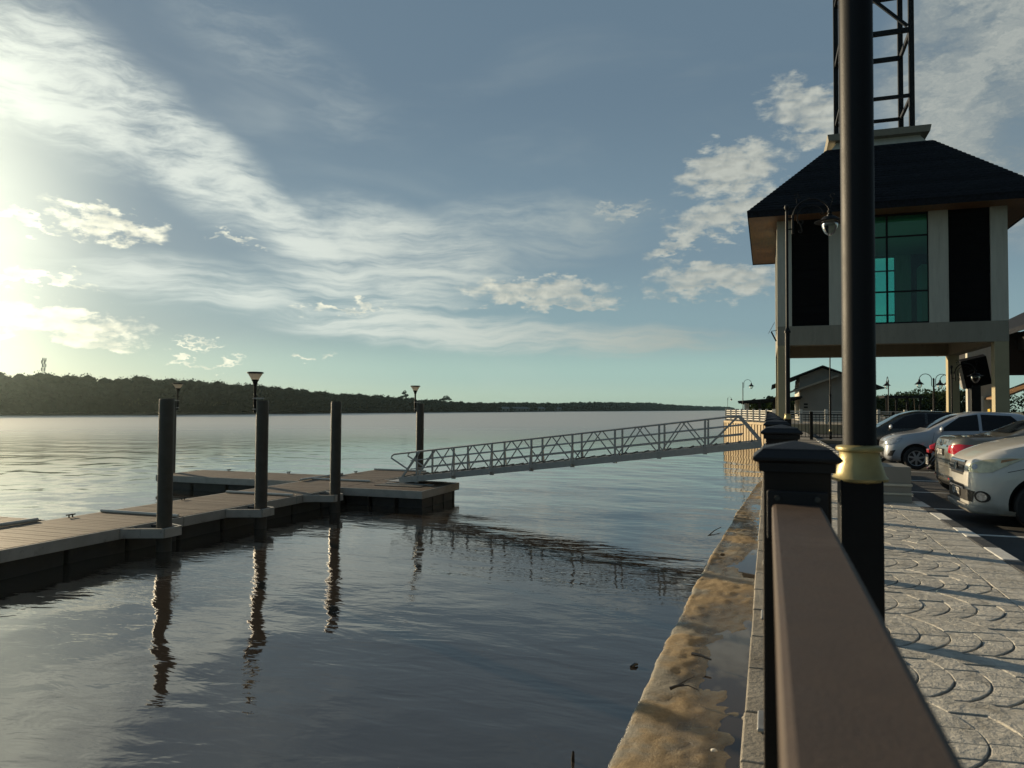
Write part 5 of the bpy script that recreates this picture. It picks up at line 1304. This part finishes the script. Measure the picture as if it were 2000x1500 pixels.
# trees inland, seen between the lamp post and the tower column
g_ = 'trees beyond the car park'
for i, (x, y, h, w, lab) in enumerate([(22.0, 118, 4.6, 3.6, 'low round tree at the left end of the row beyond the car park'), (25.6, 122, 5.4, 4.2, 'round bushy tree left of the palms beyond the car park'), (29.4, 120, 5.6, 4.6, 'bushy tree just right of the palms beyond the car park'),
                                       (33.2, 119, 6.2, 4.6, 'tall bushy tree nearest the back column of the tower'), (37.5, 121, 5.8, 5.0, 'bushy tree seen through the gap right of the back column'), (44, 118, 6.5, 5.5, 'big bushy tree beyond the hall at the right'), (27.5, 126, 5.2, 5.0, 'broad tree behind the two palms beyond the car park'), (31.6, 127, 5.9, 5.0, 'broad tree behind the arched lamps beyond the car park'), (23.6, 127, 4.6, 4.4, 'broad low tree behind the left end of the tree row'), (35.4, 126, 6.0, 5.0, 'broad tree filling the row behind the back column')]):
    tree('bushy_tree', (x-8.2, y, -.17), h*.70, w, lab, M['leaf_near'], 2600, .19, 11, 30+i, .12, g_, .75)
palm((19.0, 114, -.17), 3.3, 'palm with drooping fronds left of centre in the row beyond the car park', 5, M['leaf_near'], 'palms beyond the car park'); palm((22.4, 113, -.17), 3.6, 'taller palm beside the arched lamps beyond the car park', 6, M['leaf_near'], 'palms beyond the car park')
for i, (x, y, lab) in enumerate([(1.5, 92, 'dark bushy tree behind the left half of the canopy'), (4.2, 95, 'dark bushy tree behind the right half of the canopy'), (-.8, 98, 'dark bushy tree behind the outer corner of the canopy')]):
    tree('bushy_tree', (x, y, SWZ), 1.9, 2.6, lab, M['leaf_near'], 700, .26, 8, 60+i, .2, 'trees behind the canopy', .8)
for i in range(10):
    yy = 210+i*60; lab_ = 'dark tree far down the near bank, %s of the row from the seawall lamp' % ('first second third fourth fifth sixth seventh eighth ninth tenth'.split()[i]); tree('bank_tree', (-1.0+rng.uniform(0, 4), yy, SWZ-.6), 5+i*.2, 5.5, lab_, M['leaf_dark'], 300, .5, 6, 80+i, .2, 'far trees on the near bank', .8)
# houses on the far bank
hw = mat('far_house_wall', (.22, .23, .22), .8, var=.15); hr = mat('far_house_roof', (.10, .12, .13), .6, var=.2)
for i, (p, w, lab) in enumerate([(982, 7.0, 'leftmost tiny grey roofed house on the far bank behind the gangway'), (1004, 9.0, 'wide low house on the far bank, second from the left'), (1022, 6.5, 'small house in the middle of the far bank hamlet'), (1052, 7.5, 'small pale walled house right of the hamlet middle'), (1085, 7.0, 'rightmost tiny house of the far bank hamlet')]):
    X, Y, Dd = shore(p); t = thing('riverside_house', lab, 'house', (X+1.0, Y-1.2, WZ+.2), R(60), 'houses on the far bank')
    MB().box(-w/2, w/2, -1.6, 1.6, 0, 1.9).build('wall', hw, t)
    MB().add([(-w/2-.4, -2.1, 1.8), (w/2+.4, -2.1, 1.8), (w/2+.4, 0, 3.0), (-w/2-.4, 0, 3.0), (-w/2-.4, 2.1, 1.8), (w/2+.4, 2.1, 1.8)], [(0, 1, 2, 3), (3, 2, 5, 4), (0, 3, 4), (1, 5, 2), (0, 4, 5, 1)]).build('roof', hr, t)
    for q in (-.25, .2): MB().box(w*q, w*q+.9, -1.64, -1.601, .6, 1.5).build('window', M['panel_black'], t)
# telecom mast
X, Y, Dd = shore(84); mt = thing('telecom_mast', 'slim lattice telecom mast rising above the wood at far left', 'mast', (X*1.35, Y*1.35, WZ+.5))
hm = 18.6
for a in range(3):
    q = 2*math.pi*a/3; MB().tube([(.55*math.cos(q), .55*math.sin(q), 0), (.32*math.cos(q), .32*math.sin(q), hm)], .07, 5).build('leg', M['galv'], mt)
for k in range(16):
    z = k*hm/16; r0 = .55-.23*k/16
    for a in range(3):
        q = 2*math.pi*a/3; q2 = 2*math.pi*(a+1)/3; MB().bar((r0*math.cos(q), r0*math.sin(q), z), (r0*math.cos(q2), r0*math.sin(q2), z+hm/16), .05).build('brace', M['galv'], mt)
for k, z in enumerate((14.6, 16.0, 17.2, 18.0)):
    for a in range(3): q = a*2.1+k; MB().bbox(.62*math.cos(q)-.13, .62*math.cos(q)+.13, .62*math.sin(q)-.13, .62*math.sin(q)+.13, z-.7, z+.5, .02).build('antenna', M['galv'], mt)

# ================================================================ debris on the ledge and in the water
def twig(name, lab, pts, r, m=M['bark']): 
    t = thing(name, lab, 'twig', pts[0], 0); o_ = Vector(pts[0])
    rr = [r*(1-.5*i/(len(pts)-1)) for i in range(len(pts))]
    MB().tube([tuple(Vector(p)-o_) for p in pts], rr, 7).build('stem', m, t, True); return t
wetbark = mat('wet_bark', (.02, .016, .012), .35, var=.3)
twig('driftwood_stick', 'short black stick standing upright in the water near the bottom', [(-1.42, 5.62, WZ-.2), (-1.42, 5.62, WZ+.03), (-1.415, 5.61, WZ+.085)], .018, wetbark)
twig('floating_twig', 'small dark floating twig close to the ledge edge', [(-1.36, 7.85, WZ+.0), (-1.33, 7.90, WZ+.02), (-1.31, 7.93, WZ+.01)], .022, wetbark)
zl = -1.175
t = twig('washed_up_branch', 'dark forked branch lying on the sand of the ledge', [(-.86, 7.0, zl-.005), (-.80, 7.02, zl+.02), (-.74, 7.05, zl+.03)], .016, wetbark)
MB().tube([(.05, .02, .02), (.14, .14, .05), (.20, .22, .06)], [.008, .006, .003], 6).build('twig', wetbark, t, True); MB().tube([(.05, .02, .02), (.16, .03, .04), (.26, .02, .01)], [.008, .005, .003], 6).build('twig', wetbark, t, True)
twig('washed_up_stick', 'dark stick lying across the wet middle of the ledge', [(-.76, 8.05, zl), (-.68, 8.0, zl+.01), (-.56, 7.93, zl)], .018, wetbark)
twig('waterline_twig', 'thin twig sticking out of the water beside the far ledge', [(-1.25, 16.3, WZ-.02), (-1.12, 16.9, WZ+.05), (-1.0, 17.3, WZ+.07)], .014, wetbark)
def pebble(lab, loc, s, m):
    bm = bmesh.new(); bmesh.ops.create_icosphere(bm, subdivisions=2, radius=1); r_ = random.Random(hash(lab) % 1000)
    for v in bm.verts: v.co = Vector((v.co.x*s*(1+r_.uniform(-.08, .08)), v.co.y*s*.8*(1+r_.uniform(-.08, .08)), v.co.z*s*.5))
    me = bpy.data.meshes.new('pebble'); bm.to_mesh(me); bm.free(); me.materials.append(m); me.polygons.foreach_set('use_smooth', [True]*len(me.polygons))
    o_ = link('pebble', me); o_.location = loc; tag(o_, lab, 'stone', 'stones on the ledge')
pebble('pale rounded pebble lying in the dark puddle near the bottom', (-.40, 5.95, -1.218), .026, M['whitewall'])
pebble('tiny dark pebble just below the pale one in the puddle', (-.29, 5.45, -1.215), .013, M['bark'])
pebble('brown stone against the quay foot beside the puddle', (-.17, 6.6, -1.20), .05, M['concrete'])
pebble('small dark stone on the far sandy ledge', (-.78, 13.8, -1.20), .05, M['bark'])

# ================================================================ evening haze, added to stand in for the low sun's flare
hz = bpy.data.materials.new('haze'); hz.use_nodes = True; T = NT(hz.node_tree)
pv = T.n('ShaderNodeVolumePrincipled'); pv.inputs['Color'].default_value = c3(.72, .92, .92); pv.inputs['Density'].default_value = .00018; pv.inputs['Anisotropy'].default_value = .92
ho = T.n('ShaderNodeOutputMaterial'); T.link(pv.outputs[0], ho.inputs['Volume'])
o = MB().box(-EXT-20, 930, -150, EXT+20, -6, 21.0).build('haze', hz); tag(o, 'thin golden evening haze over the river, standing in for sun flare', kind='stuff')
